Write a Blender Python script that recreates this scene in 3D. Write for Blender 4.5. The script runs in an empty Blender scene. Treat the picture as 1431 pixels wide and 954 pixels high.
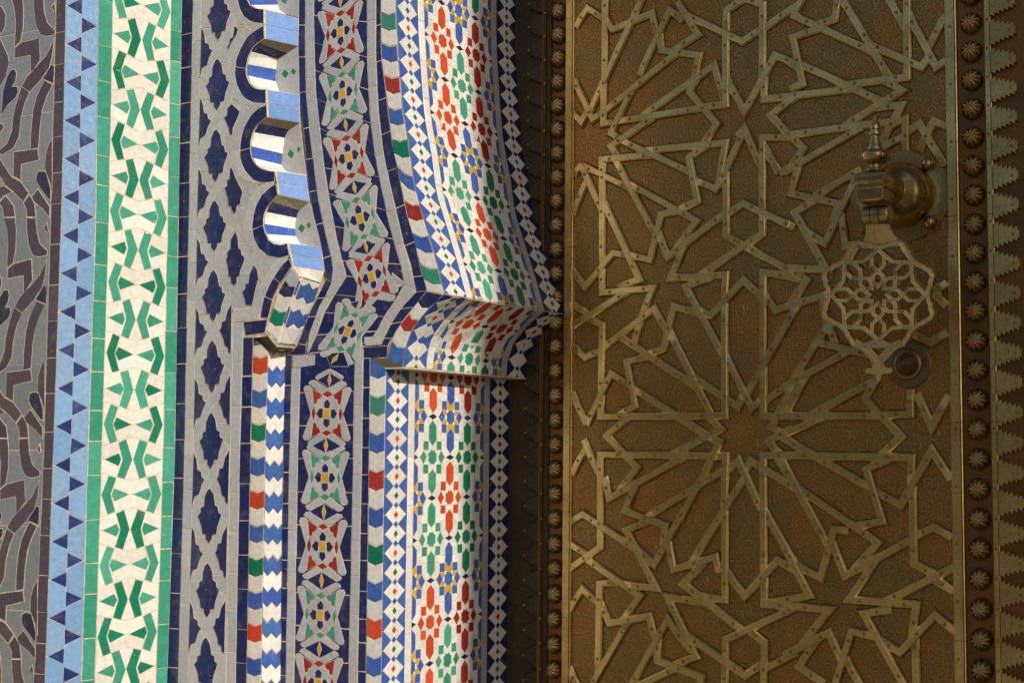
import bpy, math, random
from mathutils import Vector
random.seed(7)
R = math.radians
sc = bpy.context.scene
COL = sc.collection

# ------------------------------------------------------------------ camera
# World: X runs along the facade, Y goes into the doorway, Z is up.
F, PX, PY, BETA, PITCH = 2000.0, 952.0, 477.0, R(27.5), R(4.72)
CAM = Vector((0.0, -1.582, 0.0))
HV = Vector((-math.sin(BETA), math.cos(BETA), 0)); ZV = Vector((0, 0, 1))
FW = HV*math.cos(PITCH) + ZV*math.sin(PITCH)
UP = ZV*math.cos(PITCH) - HV*math.sin(PITCH)
RT = Vector((math.cos(BETA), math.sin(BETA), 0))
cam = bpy.data.cameras.new('camera'); camo = bpy.data.objects.new('camera', cam); COL.objects.link(camo)
cam.sensor_width = 36; cam.lens = F/1431*36; cam.shift_x = (715.5-PX)/1431; cam.clip_end = 500; cam.clip_start = .05
camo.location = CAM; camo.rotation_euler = (R(90)+PITCH, 0, BETA)
sc.camera = camo

# ------------------------------------------------------------------ light
SUN_EL, SUN_AZ = R(26), R(58)        # azimuth measured from the facade normal towards +X
sund = Vector((math.sin(SUN_AZ)*math.cos(SUN_EL), -math.cos(SUN_AZ)*math.cos(SUN_EL), math.sin(SUN_EL)))
w = bpy.data.worlds.new('World'); sc.world = w; w.use_nodes = True
nt = w.node_tree; bg = nt.nodes['Background']; sky = nt.nodes.new('ShaderNodeTexSky')
sky.sky_type = 'NISHITA'; sky.sun_disc = False; sky.sun_elevation = SUN_EL
sky.sun_rotation = math.atan2(sund.x, sund.y)
nt.links.new(sky.outputs[0], bg.inputs[0]); bg.inputs[1].default_value = .09
sl = bpy.data.lights.new('sun', 'SUN'); sl.energy = 4.2; sl.angle = R(.6); sl.color = (1, .92, .80)
so = bpy.data.objects.new('sun', sl); COL.objects.link(so)
so.rotation_euler = sund.to_track_quat('Z', 'Y').to_euler(); so.location = sund*8
sc.view_settings.view_transform = 'Standard'; sc.view_settings.look = 'None'
sc.view_settings.exposure = 0; sc.view_settings.gamma = 1

# ------------------------------------------------------------------ rays and planes
def ray(x, y):
    return (FW*F + RT*(x-PX) + UP*(PY-y)).normalized()
def hit(x, y, p0, n):
    d = ray(x, y); return CAM + d*((p0-CAM).dot(n)/d.dot(n))
def proj(P):
    q = P-CAM; f = q.dot(FW); return PX + F*q.dot(RT)/f, PY - F*q.dot(UP)/f
def yplane(Y):
    p0, n = Vector((0, Y, 0)), Vector((0, 1, 0))
    return lambda x, y: hit(x, y, p0, n)
def vplane(A, B):
    d = B-A; n = Vector((d.y, -d.x, 0)).normalized()
    return lambda x, y: hit(x, y, A, n)
YO, YA, YD = -.200, -.045, .306
P_OUT, P_A, P_B = yplane(YO), yplane(YA), yplane(0.0)
_p0 = P_OUT(74.5, 643); _p1 = yplane(-.168)(123, 643); _p2 = P_A(244.5, 643)
P_TRI, P_GRN = vplane(_p0, _p1), vplane(_p1, _p2)

# ------------------------------------------------------------------ materials
def newmat(name):
    m = bpy.data.materials.new(name); m.use_nodes = True
    return m, m.node_tree, m.node_tree.nodes['Principled BSDF']
def N(nt, t, **k):
    n = nt.nodes.new(t)
    for a, v in k.items(): setattr(n, a, v)
    return n
def mathn(nt, op, a, b=None):
    n = N(nt, 'ShaderNodeMath', operation=op)
    for i, v in enumerate((a, b)):
        if v is None: continue
        if isinstance(v, (int, float)): n.inputs[i].default_value = v
        else: nt.links.new(v, n.inputs[i])
    return n.outputs[0]
def mixc(nt, fac, a, b, mode='MIX'):
    n = N(nt, 'ShaderNodeMix', data_type='RGBA', blend_type=mode)
    for s, v in ((n.inputs[0], fac), (n.inputs[6], a), (n.inputs[7], b)):
        if isinstance(v, (int, float)): s.default_value = v
        elif isinstance(v, tuple): s.default_value = v if len(v) == 4 else v+(1,)
        else: nt.links.new(v, s)
    return n.outputs[2]
def ramp(nt, src, a, b):
    n = N(nt, 'ShaderNodeMapRange'); n.inputs[1].default_value = a; n.inputs[2].default_value = b
    nt.links.new(src, n.inputs[0]); return n.outputs[0]

def glaze(name, c, c2=None, rough=.22, chip=1.0, vary=.3):
    """hand cut glazed tile: every tile its own firing shade, wavy glaze, small chips down to the clay"""
    m, nt, b = newmat(name); L = nt.links.new
    c2 = c2 or tuple(x*.72 for x in c)
    tc = N(nt, 'ShaderNodeTexCoord'); oi = N(nt, 'ShaderNodeObjectInfo')
    n1 = N(nt, 'ShaderNodeTexNoise'); n1.inputs['Scale'].default_value = 60; n1.inputs['Detail'].default_value = 4
    L(tc.outputs['Object'], n1.inputs['Vector'])
    f = mathn(nt, 'ADD', mathn(nt, 'MULTIPLY', oi.outputs['Random'], .85), mathn(nt, 'MULTIPLY', mathn(nt, 'SUBTRACT', n1.outputs[0], .5), vary*2.2))
    col = mixc(nt, ramp(nt, f, 0, .9), c, c2)
    # pooled glaze: soft streaks, and each piece fired a little lighter or darker
    n6 = N(nt, 'ShaderNodeTexNoise'); n6.inputs['Scale'].default_value = 150; n6.inputs['Detail'].default_value = 3
    L(tc.outputs['Object'], n6.inputs['Vector'])
    rnd2 = mathn(nt, 'FRACT', mathn(nt, 'MULTIPLY', oi.outputs['Random'], 37.7))
    val = mathn(nt, 'ADD', mathn(nt, 'MULTIPLY', rnd2, -.26), mathn(nt, 'MULTIPLY', ramp(nt, n6.outputs[0], .35, .7), -.30))
    dark = mathn(nt, 'MULTIPLY', val, -1.0)
    col = mixc(nt, dark, col, tuple(x*.42 for x in c))
    dust = mathn(nt, 'MULTIPLY', ramp(nt, n1.outputs[0], .55, .75), .10)
    col = mixc(nt, dust, col, (.55, .45, .33))
    # fine mottling
    n2 = N(nt, 'ShaderNodeTexNoise'); n2.inputs['Scale'].default_value = 700; n2.inputs['Detail'].default_value = 3
    L(tc.outputs['Object'], n2.inputs['Vector'])
    col = mixc(nt, mathn(nt, 'MULTIPLY', ramp(nt, n2.outputs[0], .35, .75), .22), col, tuple(x*.55 for x in c))
    # chips
    n3 = N(nt, 'ShaderNodeTexNoise'); n3.inputs['Scale'].default_value = 330; n3.inputs['Detail'].default_value = 2
    L(tc.outputs['Object'], n3.inputs['Vector'])
    n4 = N(nt, 'ShaderNodeTexNoise'); n4.inputs['Scale'].default_value = 22
    L(tc.outputs['Object'], n4.inputs['Vector'])
    ch = mathn(nt, 'MULTIPLY', ramp(nt, n3.outputs[0], .70, .73), ramp(nt, n4.outputs[0], .50, .62))
    ch = mathn(nt, 'MULTIPLY', ch, .85*chip)
    col = mixc(nt, ch, col, (.60, .47, .34))
    L(col, b.inputs['Base Color'])
    L(mathn(nt, 'ADD', mathn(nt, 'MULTIPLY', n2.outputs[0], .22), mathn(nt, 'ADD', mathn(nt, 'MULTIPLY', ch, .5), rough-.08)), b.inputs['Roughness'])
    b.inputs['Specular IOR Level'].default_value = .3
    bp = N(nt, 'ShaderNodeBump'); bp.inputs['Strength'].default_value = .45; bp.inputs['Distance'].default_value = .0016
    n5 = N(nt, 'ShaderNodeTexNoise'); n5.inputs['Scale'].default_value = 110; n5.inputs['Detail'].default_value = 2
    L(tc.outputs['Object'], n5.inputs['Vector'])
    L(mathn(nt, 'SUBTRACT', n5.outputs[0], mathn(nt, 'MULTIPLY', ch, .4)), bp.inputs['Height']); L(bp.outputs[0], b.inputs['Normal'])
    return m
M = {
 'white': glaze('white_glaze', (.82, .775, .70), (.79, .72, .62), chip=.8, vary=.25),
 'brightwhite': glaze('bright_white_glaze', (.86, .84, .79), (.84, .80, .72), chip=.6, vary=.2),
 'grey': glaze('pale_grey_glaze', (.52, .50, .475), (.42, .44, .47), chip=.5),
 'navy': glaze('navy_glaze', (.013, .025, .115), (.034, .032, .095), rough=.16, vary=.55),
 'deepnavy': glaze('deep_navy_glaze', (.012, .018, .07), (.02, .025, .09), rough=.16),
 'blue': glaze('cobalt_glaze', (.055, .12, .47), (.06, .17, .40), vary=.5),
 'paleblue': glaze('pale_blue_glaze', (.21, .36, .72), (.15, .29, .60), vary=.6),
 'skyblue': glaze('sky_blue_glaze', (.19, .355, .60), (.23, .37, .56)),
 'triblue': glaze('ultramarine_glaze', (.006, .018, .11), (.015, .045, .19)),
 'green': glaze('green_glaze', (.012, .24, .13), (.008, .16, .085), vary=.5),
 'paleg': glaze('light_green_glaze', (.08, .39, .27), (.02, .25, .15), vary=.6),
 'teal': glaze('teal_glaze', (.08, .33, .25), (.05, .24, .17)),
 'red': glaze('red_glaze', (.33, .018, .018), (.42, .05, .035)),
 'orange': glaze('orange_red_glaze', (.68, .10, .035), (.58, .055, .03)),
 'yellow': glaze('yellow_glaze', (.70, .42, .03), (.62, .33, .03)),
 'mauve': glaze('manganese_glaze', (.12, .085, .098), (.08, .062, .085), vary=.9),
 'slate': glaze('slate_glaze', (.035, .035, .075), (.06, .05, .07)),
 'bluegrey': glaze('blue_grey_glaze', (.225, .26, .29), (.26, .27, .265), vary=.4),
 'khaki': glaze('khaki_plaster', (.34, .28, .16), (.28, .23, .13), rough=.6),
 'lip_shade': glaze('lip_shade_mortar', (.13, .10, .06), (.09, .07, .045), rough=.7),  # darkened colour, painted shade for the lip undersides
}
def mk_grout():
    m, nt, b = newmat('sandy_grout'); L = nt.links.new
    tc = N(nt, 'ShaderNodeTexCoord'); n = N(nt, 'ShaderNodeTexNoise'); n.inputs['Scale'].default_value = 160; n.inputs['Detail'].default_value = 6
    L(tc.outputs['Object'], n.inputs['Vector'])
    L(mixc(nt, ramp(nt, n.outputs[0], .3, .7), (.42, .31, .20), (.74, .62, .44)), b.inputs['Base Color'])
    b.inputs['Roughness'].default_value = .9
    bp = N(nt, 'ShaderNodeBump'); bp.inputs['Distance'].default_value = .0006; L(n.outputs[0], bp.inputs['Height']); L(bp.outputs[0], b.inputs['Normal'])
    return m
M['grout'] = mk_grout()
def mk_plaster(name, c):
    m, nt, b = newmat(name); L = nt.links.new
    tc = N(nt, 'ShaderNodeTexCoord'); n = N(nt, 'ShaderNodeTexNoise'); n.inputs['Scale'].default_value = 3; n.inputs['Detail'].default_value = 8
    L(tc.outputs['Object'], n.inputs['Vector'])
    L(mixc(nt, n.outputs[0], tuple(x*.8 for x in c), c), b.inputs['Base Color']); b.inputs['Roughness'].default_value = .9
    return m
M['plaster'] = mk_plaster('ochre_plaster', (.42, .32, .20)); M['paving'] = mk_plaster('stone_paving', (.30, .26, .20))

def brass(name, c, c2, rough, scroll=0.0, grime=.5, metal=.9, scale=1.0, fine=88):
    """aged brass or bronze; scroll>0 adds chased curls as fine relief"""
    m, nt, b = newmat(name); L = nt.links.new
    tc = N(nt, 'ShaderNodeTexCoord'); oi = N(nt, 'ShaderNodeObjectInfo')
    n1 = N(nt, 'ShaderNodeTexNoise'); n1.inputs['Scale'].default_value = 9*scale; n1.inputs['Detail'].default_value = 7; n1.inputs['Roughness'].default_value = .65
    L(tc.outputs['Object'], n1.inputs['Vector'])
    n2 = N(nt, 'ShaderNodeTexNoise'); n2.inputs['Scale'].default_value = 240; n2.inputs['Detail'].default_value = 5
    L(tc.outputs['Object'], n2.inputs['Vector'])
    col = mixc(nt, ramp(nt, n1.outputs[0], .42, .60), c, c2)
    dk = mathn(nt, 'MULTIPLY', ramp(nt, n2.outputs[0], .5, .72), grime)
    col = mixc(nt, dk, col, tuple(x*.35 for x in c2))
    b.inputs['Metallic'].default_value = metal
    h = mathn(nt, 'MULTIPLY', n2.outputs[0], .25)
    if scroll:
        dist = N(nt, 'ShaderNodeTexNoise'); dist.inputs['Scale'].default_value = 45; dist.inputs['Detail'].default_value = 1
        L(tc.outputs['Object'], dist.inputs['Vector'])
        vm = N(nt, 'ShaderNodeVectorMath', operation='MULTIPLY_ADD'); L(dist.outputs['Color'], vm.inputs[0]); vm.inputs[1].default_value = (.013, 0, .013); L(tc.outputs['Object'], vm.inputs[2])
        sep0 = N(nt, 'ShaderNodeSeparateXYZ'); L(vm.outputs[0], sep0.inputs[0])
        cmb = N(nt, 'ShaderNodeCombineXYZ'); L(sep0.outputs[0], cmb.inputs[0]); L(sep0.outputs[2], cmb.inputs[1])
        vo = N(nt, 'ShaderNodeTexVoronoi', voronoi_dimensions='2D'); vo.inputs['Scale'].default_value = fine; vo.inputs['Randomness'].default_value = .75
        L(cmb.outputs[0], vo.inputs['Vector'])
        sub = N(nt, 'ShaderNodeVectorMath', operation='SUBTRACT'); L(cmb.outputs[0], sub.inputs[0]); L(vo.outputs['Position'], sub.inputs[1])
        sp = N(nt, 'ShaderNodeSeparateXYZ'); L(sub.outputs[0], sp.inputs[0])
        ang = mathn(nt, 'ARCTAN2', sp.outputs[1], sp.outputs[0])
        ph = mathn(nt, 'ADD', mathn(nt, 'MULTIPLY', vo.outputs['Distance'], 15), ang)
        s = mathn(nt, 'SINE', ph)
        h2 = ramp(nt, s, -.35, .55)
        h = mathn(nt, 'ADD', mathn(nt, 'MULTIPLY', h2, scroll), h)
        col = mixc(nt, mathn(nt, 'MULTIPLY', mathn(nt, 'SUBTRACT', 1.0, h2), .5), col, tuple(x*.35 for x in c2))
    L(col, b.inputs['Base Color'])
    L(mathn(nt, 'ADD', mathn(nt, 'MULTIPLY', n1.outputs[0], .25), rough-.1), b.inputs['Roughness'])
    bp = N(nt, 'ShaderNodeBump'); bp.inputs['Strength'].default_value = 1; bp.inputs['Distance'].default_value = .0013 if scroll else .0006; L(h, bp.inputs['Height']); L(bp.outputs[0], b.inputs['Normal'])
    return m
M['strap'] = brass('olive_brass', (.84, .61, .23), (.60, .42, .15), .27, grime=.45, metal=.95)
M['rivet'] = brass('dull_rivet_brass', (.42, .28, .10), (.30, .19, .06), .32, grime=.3, metal=.95)
M['sheet'] = brass('chased_bronze', (.46, .315, .11), (.62, .30, .08), .38, scroll=1.0, fine=78, grime=.3, metal=.92)
M['bronze'] = brass('dark_bronze', (.17, .10, .04), (.30, .13, .04), .40, grime=.5, metal=.9)
M['shade_bronze'] = brass('shade_dark_bronze', (.10, .07, .035), (.07, .05, .03), .6, grime=.6, metal=.5)  # darkened bronze, paints the shade at the door's left edge
M['stud'] = brass('worn_stud_bronze', (.52, .38, .17), (.36, .24, .10), .24, grime=.3, metal=.95)
M['knock'] = brass('polished_dark_brass', (.58, .44, .19), (.36, .26, .11), .22, grime=.35, scale=3, metal=1.0)
M['boss'] = brass('dark_boss_bronze', (.34, .25, .12), (.24, .17, .08), .36, grime=.4, metal=.9)
M['edge_shade'] = brass('strap_edge_shade', (.07, .045, .02), (.05, .032, .015), .7, grime=.6, metal=.3)  # near-black colour for the painted shadow beside the straps
M['crest'] = brass('aged_crest_brass', (.68, .49, .19), (.48, .33, .12), .33, grime=.5, metal=.95)
M['chased'] = brass('chased_brass', (.52, .39, .15), (.38, .27, .10), .36, scroll=.5, grime=.3, metal=.92, fine=190)
M['lace'] = brass('pale_brass', (.76, .58, .27), (.55, .41, .18), .27, grime=.4, metal=.95)

# ------------------------------------------------------------------ object helpers
def mesh_obj(name, V, Fc, mat, parent=None, kind=None):
    me = bpy.data.meshes.new(name); me.from_pydata([tuple(v) for v in V], [], Fc); me.update()
    me.materials.append(mat); o = bpy.data.objects.new(name, me); COL.objects.link(o)
    if parent: o.parent = parent
    if kind: o['kind'] = kind
    return o
def thing(name, label, cat, loc=(0, 0, 0), group=None):
    o = bpy.data.objects.new(name, None); COL.objects.link(o); o['label'] = label; o['category'] = cat
    o.empty_display_size = .1
    if group: o['group'] = group
    return o
class Bed:
    """a band of mosaic: its mortar bed is the part, every tile is a sub-part under it"""
    def __init__(s, name, parent, label=None):
        s.V, s.Fc = [], []; s.name = name; s.o = bpy.data.objects.new(name, bpy.data.meshes.new(name)); COL.objects.link(s.o)
        s.o.parent = parent
        if label: s.o['label'] = label
        s.o.data.materials.append(M['grout'])
    def add(s, V, Fc):
        k = len(s.V); s.V += [tuple(v) for v in V]; s.Fc += [[i+k for i in f] for f in Fc]
    def done(s): s.o.data.from_pydata(s.V, [], s.Fc); s.o.data.update()

def newell(P):
    n = Vector((0, 0, 0)); k = len(P)
    for i in range(k):
        a, b = P[i], P[(i+1) % k]
        n += Vector(((a.y-b.y)*(a.z+b.z), (a.z-b.z)*(a.x+b.x), (a.x-b.x)*(a.y+b.y)))
    return n.normalized()
def frame(P):
    """order the points so that the normal faces the street, return local 2d coordinates"""
    c = sum(P, Vector())/len(P); n = newell(P)
    if n.dot(CAM-c) < 0: P = P[::-1]; n = -n
    a = (P[1]-P[0]); a = (a-n*a.dot(n)).normalized(); b = n.cross(a)
    q = [((p-c).dot(a), (p-c).dot(b), (p-c).dot(n)) for p in P]
    return c, a, b, n, q
def off2(q, d):
    """inset (d>0) a counterclockwise polygon"""
    k = len(q); out = []
    for i in range(k):
        x0, y0, _ = q[i-1]; x1, y1, w1 = q[i]; x2, y2, _ = q[(i+1) % k]
        ax, ay = x1-x0, y1-y0; bx, by = x2-x1, y2-y1
        la = math.hypot(ax, ay) or 1e-9; lb = math.hypot(bx, by) or 1e-9
        n1 = (-ay/la, ax/la); n2 = (-by/lb, bx/lb)
        mx, my = n1[0]+n2[0], n1[1]+n2[1]; l2 = mx*mx+my*my
        if l2 < .25: l2 = .25
        out.append((x1+2*d*mx/l2, y1+2*d*my/l2, w1))
    return out
MM = .001
LV = [(0.0, .55), (.75, 1.0), (1.2, 1.45)]
def tile(bed, name, mat, P, lvl=0, gap=.5, halo=True, label=None):
    c, a, b, n, q = frame(P)
    g = gap*MM*random.uniform(.6, 1.8)
    jj = .00022; q = [(x+random.uniform(-jj, jj), y+random.uniform(-jj, jj), z) for x, y, z in q]
    q0 = off2(q, g); q1 = off2(q, g+.38*MM)
    h0, h1 = LV[lvl]
    if lvl: h0 -= .35
    ext_ = max(max(abs(p[0]), abs(p[1])) for p in q); tl = min(.012, .00024/ext_); tx, ty = random.uniform(-tl, tl), random.uniform(-tl, tl)
    h1 += random.uniform(-.08, .08)
    def w(p, h): return c + a*p[0] + b*p[1] + n*(p[2] + h*MM + tx*p[0] + ty*p[1])
    k = len(q)
    V = [w(p, h0-.3) for p in q0] + [w(p, h1-.28) for p in q0] + [w(p, h1) for p in q1]
    Fc = [[2*k+i for i in range(k)]]
    for r in range(2):
        for i in range(k):
            j = (i+1) % k; Fc.append([r*k+i, r*k+j, (r+1)*k+j, (r+1)*k+i])
    o = mesh_obj(name, V, Fc, M[mat] if isinstance(mat, str) else mat, bed.o)
    if label: o['label'] = label
    if lvl and halo:
        qh = off2(q, -.35*MM)
        V = [w(p, LV[lvl][0]-.5) for p in qh] + [w(p, LV[lvl][0]+.03) for p in qh]
        bed.add(V, [[k+i for i in range(k)]] + [[i, (i+1) % k, k+(i+1) % k, k+i] for i in range(k)])
    return o
def ptile(bed, name, mat, pts, surf, **k):
    return tile(bed, name, mat, [surf(x, y) for x, y in pts], **k)
def dens(pts, step=9, closed=True):
    out = []; k = len(pts)
    for i in range(k if closed else k-1):
        a, b = pts[i], pts[(i+1) % k]; n = max(1, int(math.dist(a, b)/step))
        out += [(a[0]+(b[0]-a[0])*j/n, a[1]+(b[1]-a[1])*j/n) for j in range(n)]
    if not closed: out.append(pts[-1])
    return out

class Strip:
    """a ribbon on a surface, from matched points on its two edges: S(u across 0..1, f along, source px)"""
    def __init__(s, rows, surf, skew=0.0):
        if skew:
            rr = []
            for xl, yl, xr, yr in rows:
                y = (yl+yr)/2; d = (xr-xl)*.5*(y-643)*skew; rr.append((xl, yl-d, xr, yr+d))
            rows = rr
        s.rows, s.surf = rows, surf; s.f = [0.0]
        for a, b in zip(rows, rows[1:]):
            s.f.append(s.f[-1] + .5*(math.dist(a[:2], b[:2]) + math.dist(a[2:], b[2:])))
        s.len = s.f[-1]
    def px(s, u, f):
        i = 0
        while i < len(s.f)-2 and f > s.f[i+1]: i += 1
        t = (f-s.f[i])/(s.f[i+1]-s.f[i]); a, b = s.rows[i], s.rows[i+1]
        r = [a[j]+(b[j]-a[j])*t for j in range(4)]
        return r[0]+(r[2]-r[0])*u, r[1]+(r[3]-r[1])*u
    def p(s, u, f): return s.surf(*s.px(u, f))
    def bed(s, bed, lo=0, hi=1):
        fs = sorted(set(s.f + [s.len*i/24 for i in range(25)])); V = []
        for f in fs: V += [s.p(lo, f), s.p(hi, f)]
        bed.add(V, [[2*i, 2*i+1, 2*i+3, 2*i+2] for i in range(len(fs)-1)])
    def fy(s, y, u=.5):
        lo, hi = 0, s.len
        for _ in range(40):
            m = (lo+hi)/2
            if s.px(u, m)[1] < y: lo = m
            else: hi = m
        return lo
    def cell(s, bed, name, mat, pts, **k):
        return tile(bed, name, mat, [s.p(u, f) for u, f in pts], **k)
    def blocks(s, bed, name, mat, pitch, jit=.15, start=0.0, end=None, mats=None, z=None, zs=None):
        """plain or zigzag-ended tiles one after another"""
        end = s.len if end is None else end; f = start; i = 0; z = z or [(0, 0), (1, 0)]
        while f < end-2:
            g = min(end, f + pitch*random.uniform(1-jit, 1+jit))
            if end-g < pitch*.25: g = end
            n = max(1, int((g-f)/14))
            pts = [(u, f+d) for u, d in z]
            pts += [(1, f+z[-1][1]+(g-f)*j/n) for j in range(1, n)]
            pts += [(u, g+d) for u, d in reversed(z)]
            pts += [(0, g+z[0][1]-(g-f)*j/n) for j in range(1, n)]
            s.cell(bed, name, (mats[i % len(mats)] if mats else mat), pts); f = g; i += 1
YT, YBOT = -60, 1015
KN = [0, 315, 630, 954]
def ext(vals):
    return [(YT, vals[0]+(vals[0]-vals[1])/315*(-YT))] + list(zip(KN, vals)) + [(YBOT, vals[3]+(vals[3]-vals[2])/324*(YBOT-954))]
def vstrip(L, Rr, surf, skew, y0=None, y1=None):
    a, b = ext(L), ext(Rr); rows = [(a[i][1], a[i][0], b[i][1], b[i][0]) for i in range(len(a))]
    if y0 is not None or y1 is not None:
        def at(rows, y):
            for p, q in zip(rows, rows[1:]):
                if y <= q[1] or q is rows[-1]:
                    t = (y-p[1])/(q[1]-p[1]); return tuple(p[j]+(q[j]-p[j])*t if j % 2 == 0 else y for j in range(4))
        y0 = YT if y0 is None else y0; y1 = YBOT if y1 is None else y1
        rows = [at(rows, y0)] + [r for r in rows if y0+3 < r[1] < y1-3] + [at(rows, y1)]
    return Strip(rows, surf, skew)
SK = 3.1e-4
def zc(pts, ox, oy, s): return [(ox+x/s, oy+y/s) for x, y in pts]

# ================================================================== OUTER WALL (arabesque, triangles, green panel)
wall = thing('mosaic_wall', 'leftmost tiled wall face with mauve scrolls, blue triangles and a green and white band', 'wall')
E0 = [79, 71, 61.5, 47.5]; E1 = [92, 85.5, 74.6, 62.8]; E2 = [138, 133.5, 123, 113.7]
E3 = [157.7, 152, 142.5, 132.4]; E4 = [239, 234, 227.7, 218]; E5 = [254, 249.5, 244.5, 233.5]
# arabesque field
bd = Bed('arabesque_field', wall, 'mauve and navy scrolling straps on a blue grey ground')
s = vstrip([-50, -58, -68, -82], E0, P_OUT, SK); s.bed(bd); s.blocks(bd, 'ground_tile', 'bluegrey', 120, .25)
A1 = lambda pts: zc(pts, 0, 0, 5.61)
A2 = lambda pts: zc(pts, 0, 150, 5.61)
arab = [
 ('scroll_tile', 'mauve', A1([(85, -20), (180, -20), (188, 80), (185, 220), (165, 330), (120, 375), (118, 330), (125, 180), (112, 60)])),
 ('scroll_tile', 'mauve', A1([(268, -20), (343, -20), (350, 90), (375, 180), (435, 240), (430, 275), (370, 290), (320, 275), (285, 200), (270, 80)])),
 ('bracket_tile', 'mauve', A1([(175, 335), (310, 300), (318, 470), (270, 545), (245, 575), (243, 435), (118, 460), (120, 378)])),
 ('scroll_tile', 'mauve', A1([(428, 305), (415, 440), (390, 530), (330, 620), (235, 725), (172, 680), (215, 600), (300, 510), (370, 430)])),
 ('scroll_tile', 'mauve', [(30.7, 121), (41.9, 129), (34.8, 146), (30, 166), (27.6, 191), (19.6, 207), (3.6, 217), (-4, 213), (1, 209), (10.7, 200), (17, 182), (18.7, 164), (22, 148)]),
 ('scroll_tile', 'mauve', [(62.4, 112), (74, 118.5), (66, 135), (60, 153), (56.7, 177), (54.4, 207), (42.8, 209.7), (43.7, 185.6), (46.7, 155), (51.7, 135)]),
 ('bracket_tile', 'mauve', A2([(110, 350), (300, 325), (312, 415), (170, 450), (165, 575), (105, 540)])),
 ('scroll_tile', 'mauve', A2([(-60, 330), (0, 400), (20, 430), (95, 545), (165, 582), (230, 670), (185, 745), (110, 665), (40, 610), (15, 560), (-60, 450)])),
 ('scroll_tile', 'mauve', A2([(-60, 640), (38, 614), (106, 665), (40, 690), (-60, 790)])),
 ('leaf_tile', 'slate', A2([(285, 560), (295, 510), (325, 497), (365, 510), (400, 640), (400, 730), (380, 720), (300, 610)])),
 ('leaf_tile', 'mauve', A2([(300, 637), (395, 780), (395, 870), (340, 800), (265, 740), (250, 700)])),
 ('leaf_tile', 'mauve', A2([(412, 240), (412, 680), (398, 600), (352, 480), (360, 370), (385, 290)])),
 ('leaf_tile', 'slate', A1([(402, 505), (430, 520), (425, 660), (350, 628), (335, 620), (390, 530)])),
 ('leaf_tile', 'mauve', A1([(-60, 220), (0, 290), (30, 360), (70, 450), (75, 500), (50, 600), (0, 690), (-60, 720)])),
 ('leaf_tile', 'slate', A1([(15, 870), (25, 720), (60, 600), (90, 550), (120, 542), (135, 580), (125, 640), (100, 680), (140, 680), (145, 720), (130, 760), (60, 830), (15, 900)])),
 ('leaf_tile', 'mauve', A1([(-60, 60), (0, 45), (20, 60), (50, 120), (45, 200), (15, 270), (-60, 190)])),
 ('leaf_tile', 'mauve', A1([(405, 60), (430, 20), (440, 90), (425, 95)])),
 ('leaf_tile', 'mauve', A2([(-60, 110), (25, 130), (35, 160), (0, 210), (-60, 240)])),
]
for k in range(-1, 4):
    for nm, mt, pts in arab:
        q = [(x-.0335*308*k, y+308*k) for x, y in pts]
        ys = [y for _, y in q]
        if max(ys) < -55 or min(ys) > 1005 or max(x for x, _ in q) < -45: continue
        # the lower leg of the strap joins the one in the next period
        ptile(bd, nm, mt, q, P_OUT, lvl=1)
    for nm, mt, pts in (('scroll_tile', 'mauve', [(-1, 283.7), (8.9, 273.3), (19.6, 287.3), (22, 303.7), (5.5, 303.7), (3.6, 290.8)]),
                        ('scroll_tile', 'mauve', [(41.9, 271.6), (49, 283.7), (51.3, 303.7), (37.8, 303.7), (37.3, 293), (33.3, 283.7)])):
        q = [(x-.0335*308*k, y+308*k) for x, y in pts]
        if -50 < q[0][1] < 1000: ptile(bd, nm, mt, q, P_OUT, lvl=1)
bd.done()
bd = Bed('mauve_edging', wall); s = vstrip(E0, E1, P_OUT, SK); s.bed(bd); s.blocks(bd, 'edging_tile', 'mauve', 50); bd.done()
# triangles
bd = Bed('triangle_band', wall, 'navy triangles on sky blue'); s = vstrip(E1, E2, P_TRI, -1e-4); s.bed(bd)
f0 = s.fy(9.4); PT = 53.35
for i in range(-2, 20):
    f = f0 + i*PT
    if f < 6 or f > s.len-60: continue
    cx = .5
    s.cell(bd, 'triangle_tile', 'triblue', [(.05, f), (cx, f-11.2), (cx, f+11.2)], gap=.1)
    g = f + PT/2
    s.cell(bd, 'triangle_tile', 'triblue', [(.96, g), (cx, g+11.2), (cx, g-11.2)], gap=.1)
    s.cell(bd, 'ground_tile', 'skyblue', [(0, f+1), (.05, f), (cx, f+11.2), (cx, f+PT-11.2), (.05, f+PT), (0, f+PT-1)], gap=.3)
    s.cell(bd, 'ground_tile', 'skyblue', [(1, g+1), (.96, g), (cx, g+11.2), (cx, g+PT-11.2), (.96, g+PT), (1, g+PT-1)], gap=.3)
bd.done()
# green borders and bars on white
for a, b in ((E2, E3), (E4, E5)):
    bd = Bed('green_edging', wall); s = vstrip(a, b, P_GRN, -4.1e-4); s.bed(bd); s.blocks(bd, 'edging_tile', 'paleg', 53, .22); bd.done()
bd = Bed('green_bar_panel', wall, 'bent green bars and triangles on cream'); s = vstrip(E3, E4, P_GRN, -4.1e-4); s.bed(bd)
fA = s.fy(56.1); PR = 97.6; U = PR/665
mir = lambda P: [(1-u, d) for u, d in P]
barA = [(.26, -160), (.385, -188), (.495, 0), (.385, 188), (.26, 160), (.335, 0)]
triA = [(.03, 0), (.275, -62), (.32, 0), (.275, 64)]
barB = [(.12, -185), (.245, -157), (.162, 0), (.245, 157), (.12, 185), (.012, 0)]
triB = [(.216, -62), (.475, 0), (.22, 66), (.175, 0)]
zig = [(0, 128), (.12, 147), (.25, 166), (.385, 190), (.5, 206), (.615, 190), (.75, 166), (.88, 147), (1, 128)]   # A|B joint measured from A
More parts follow.
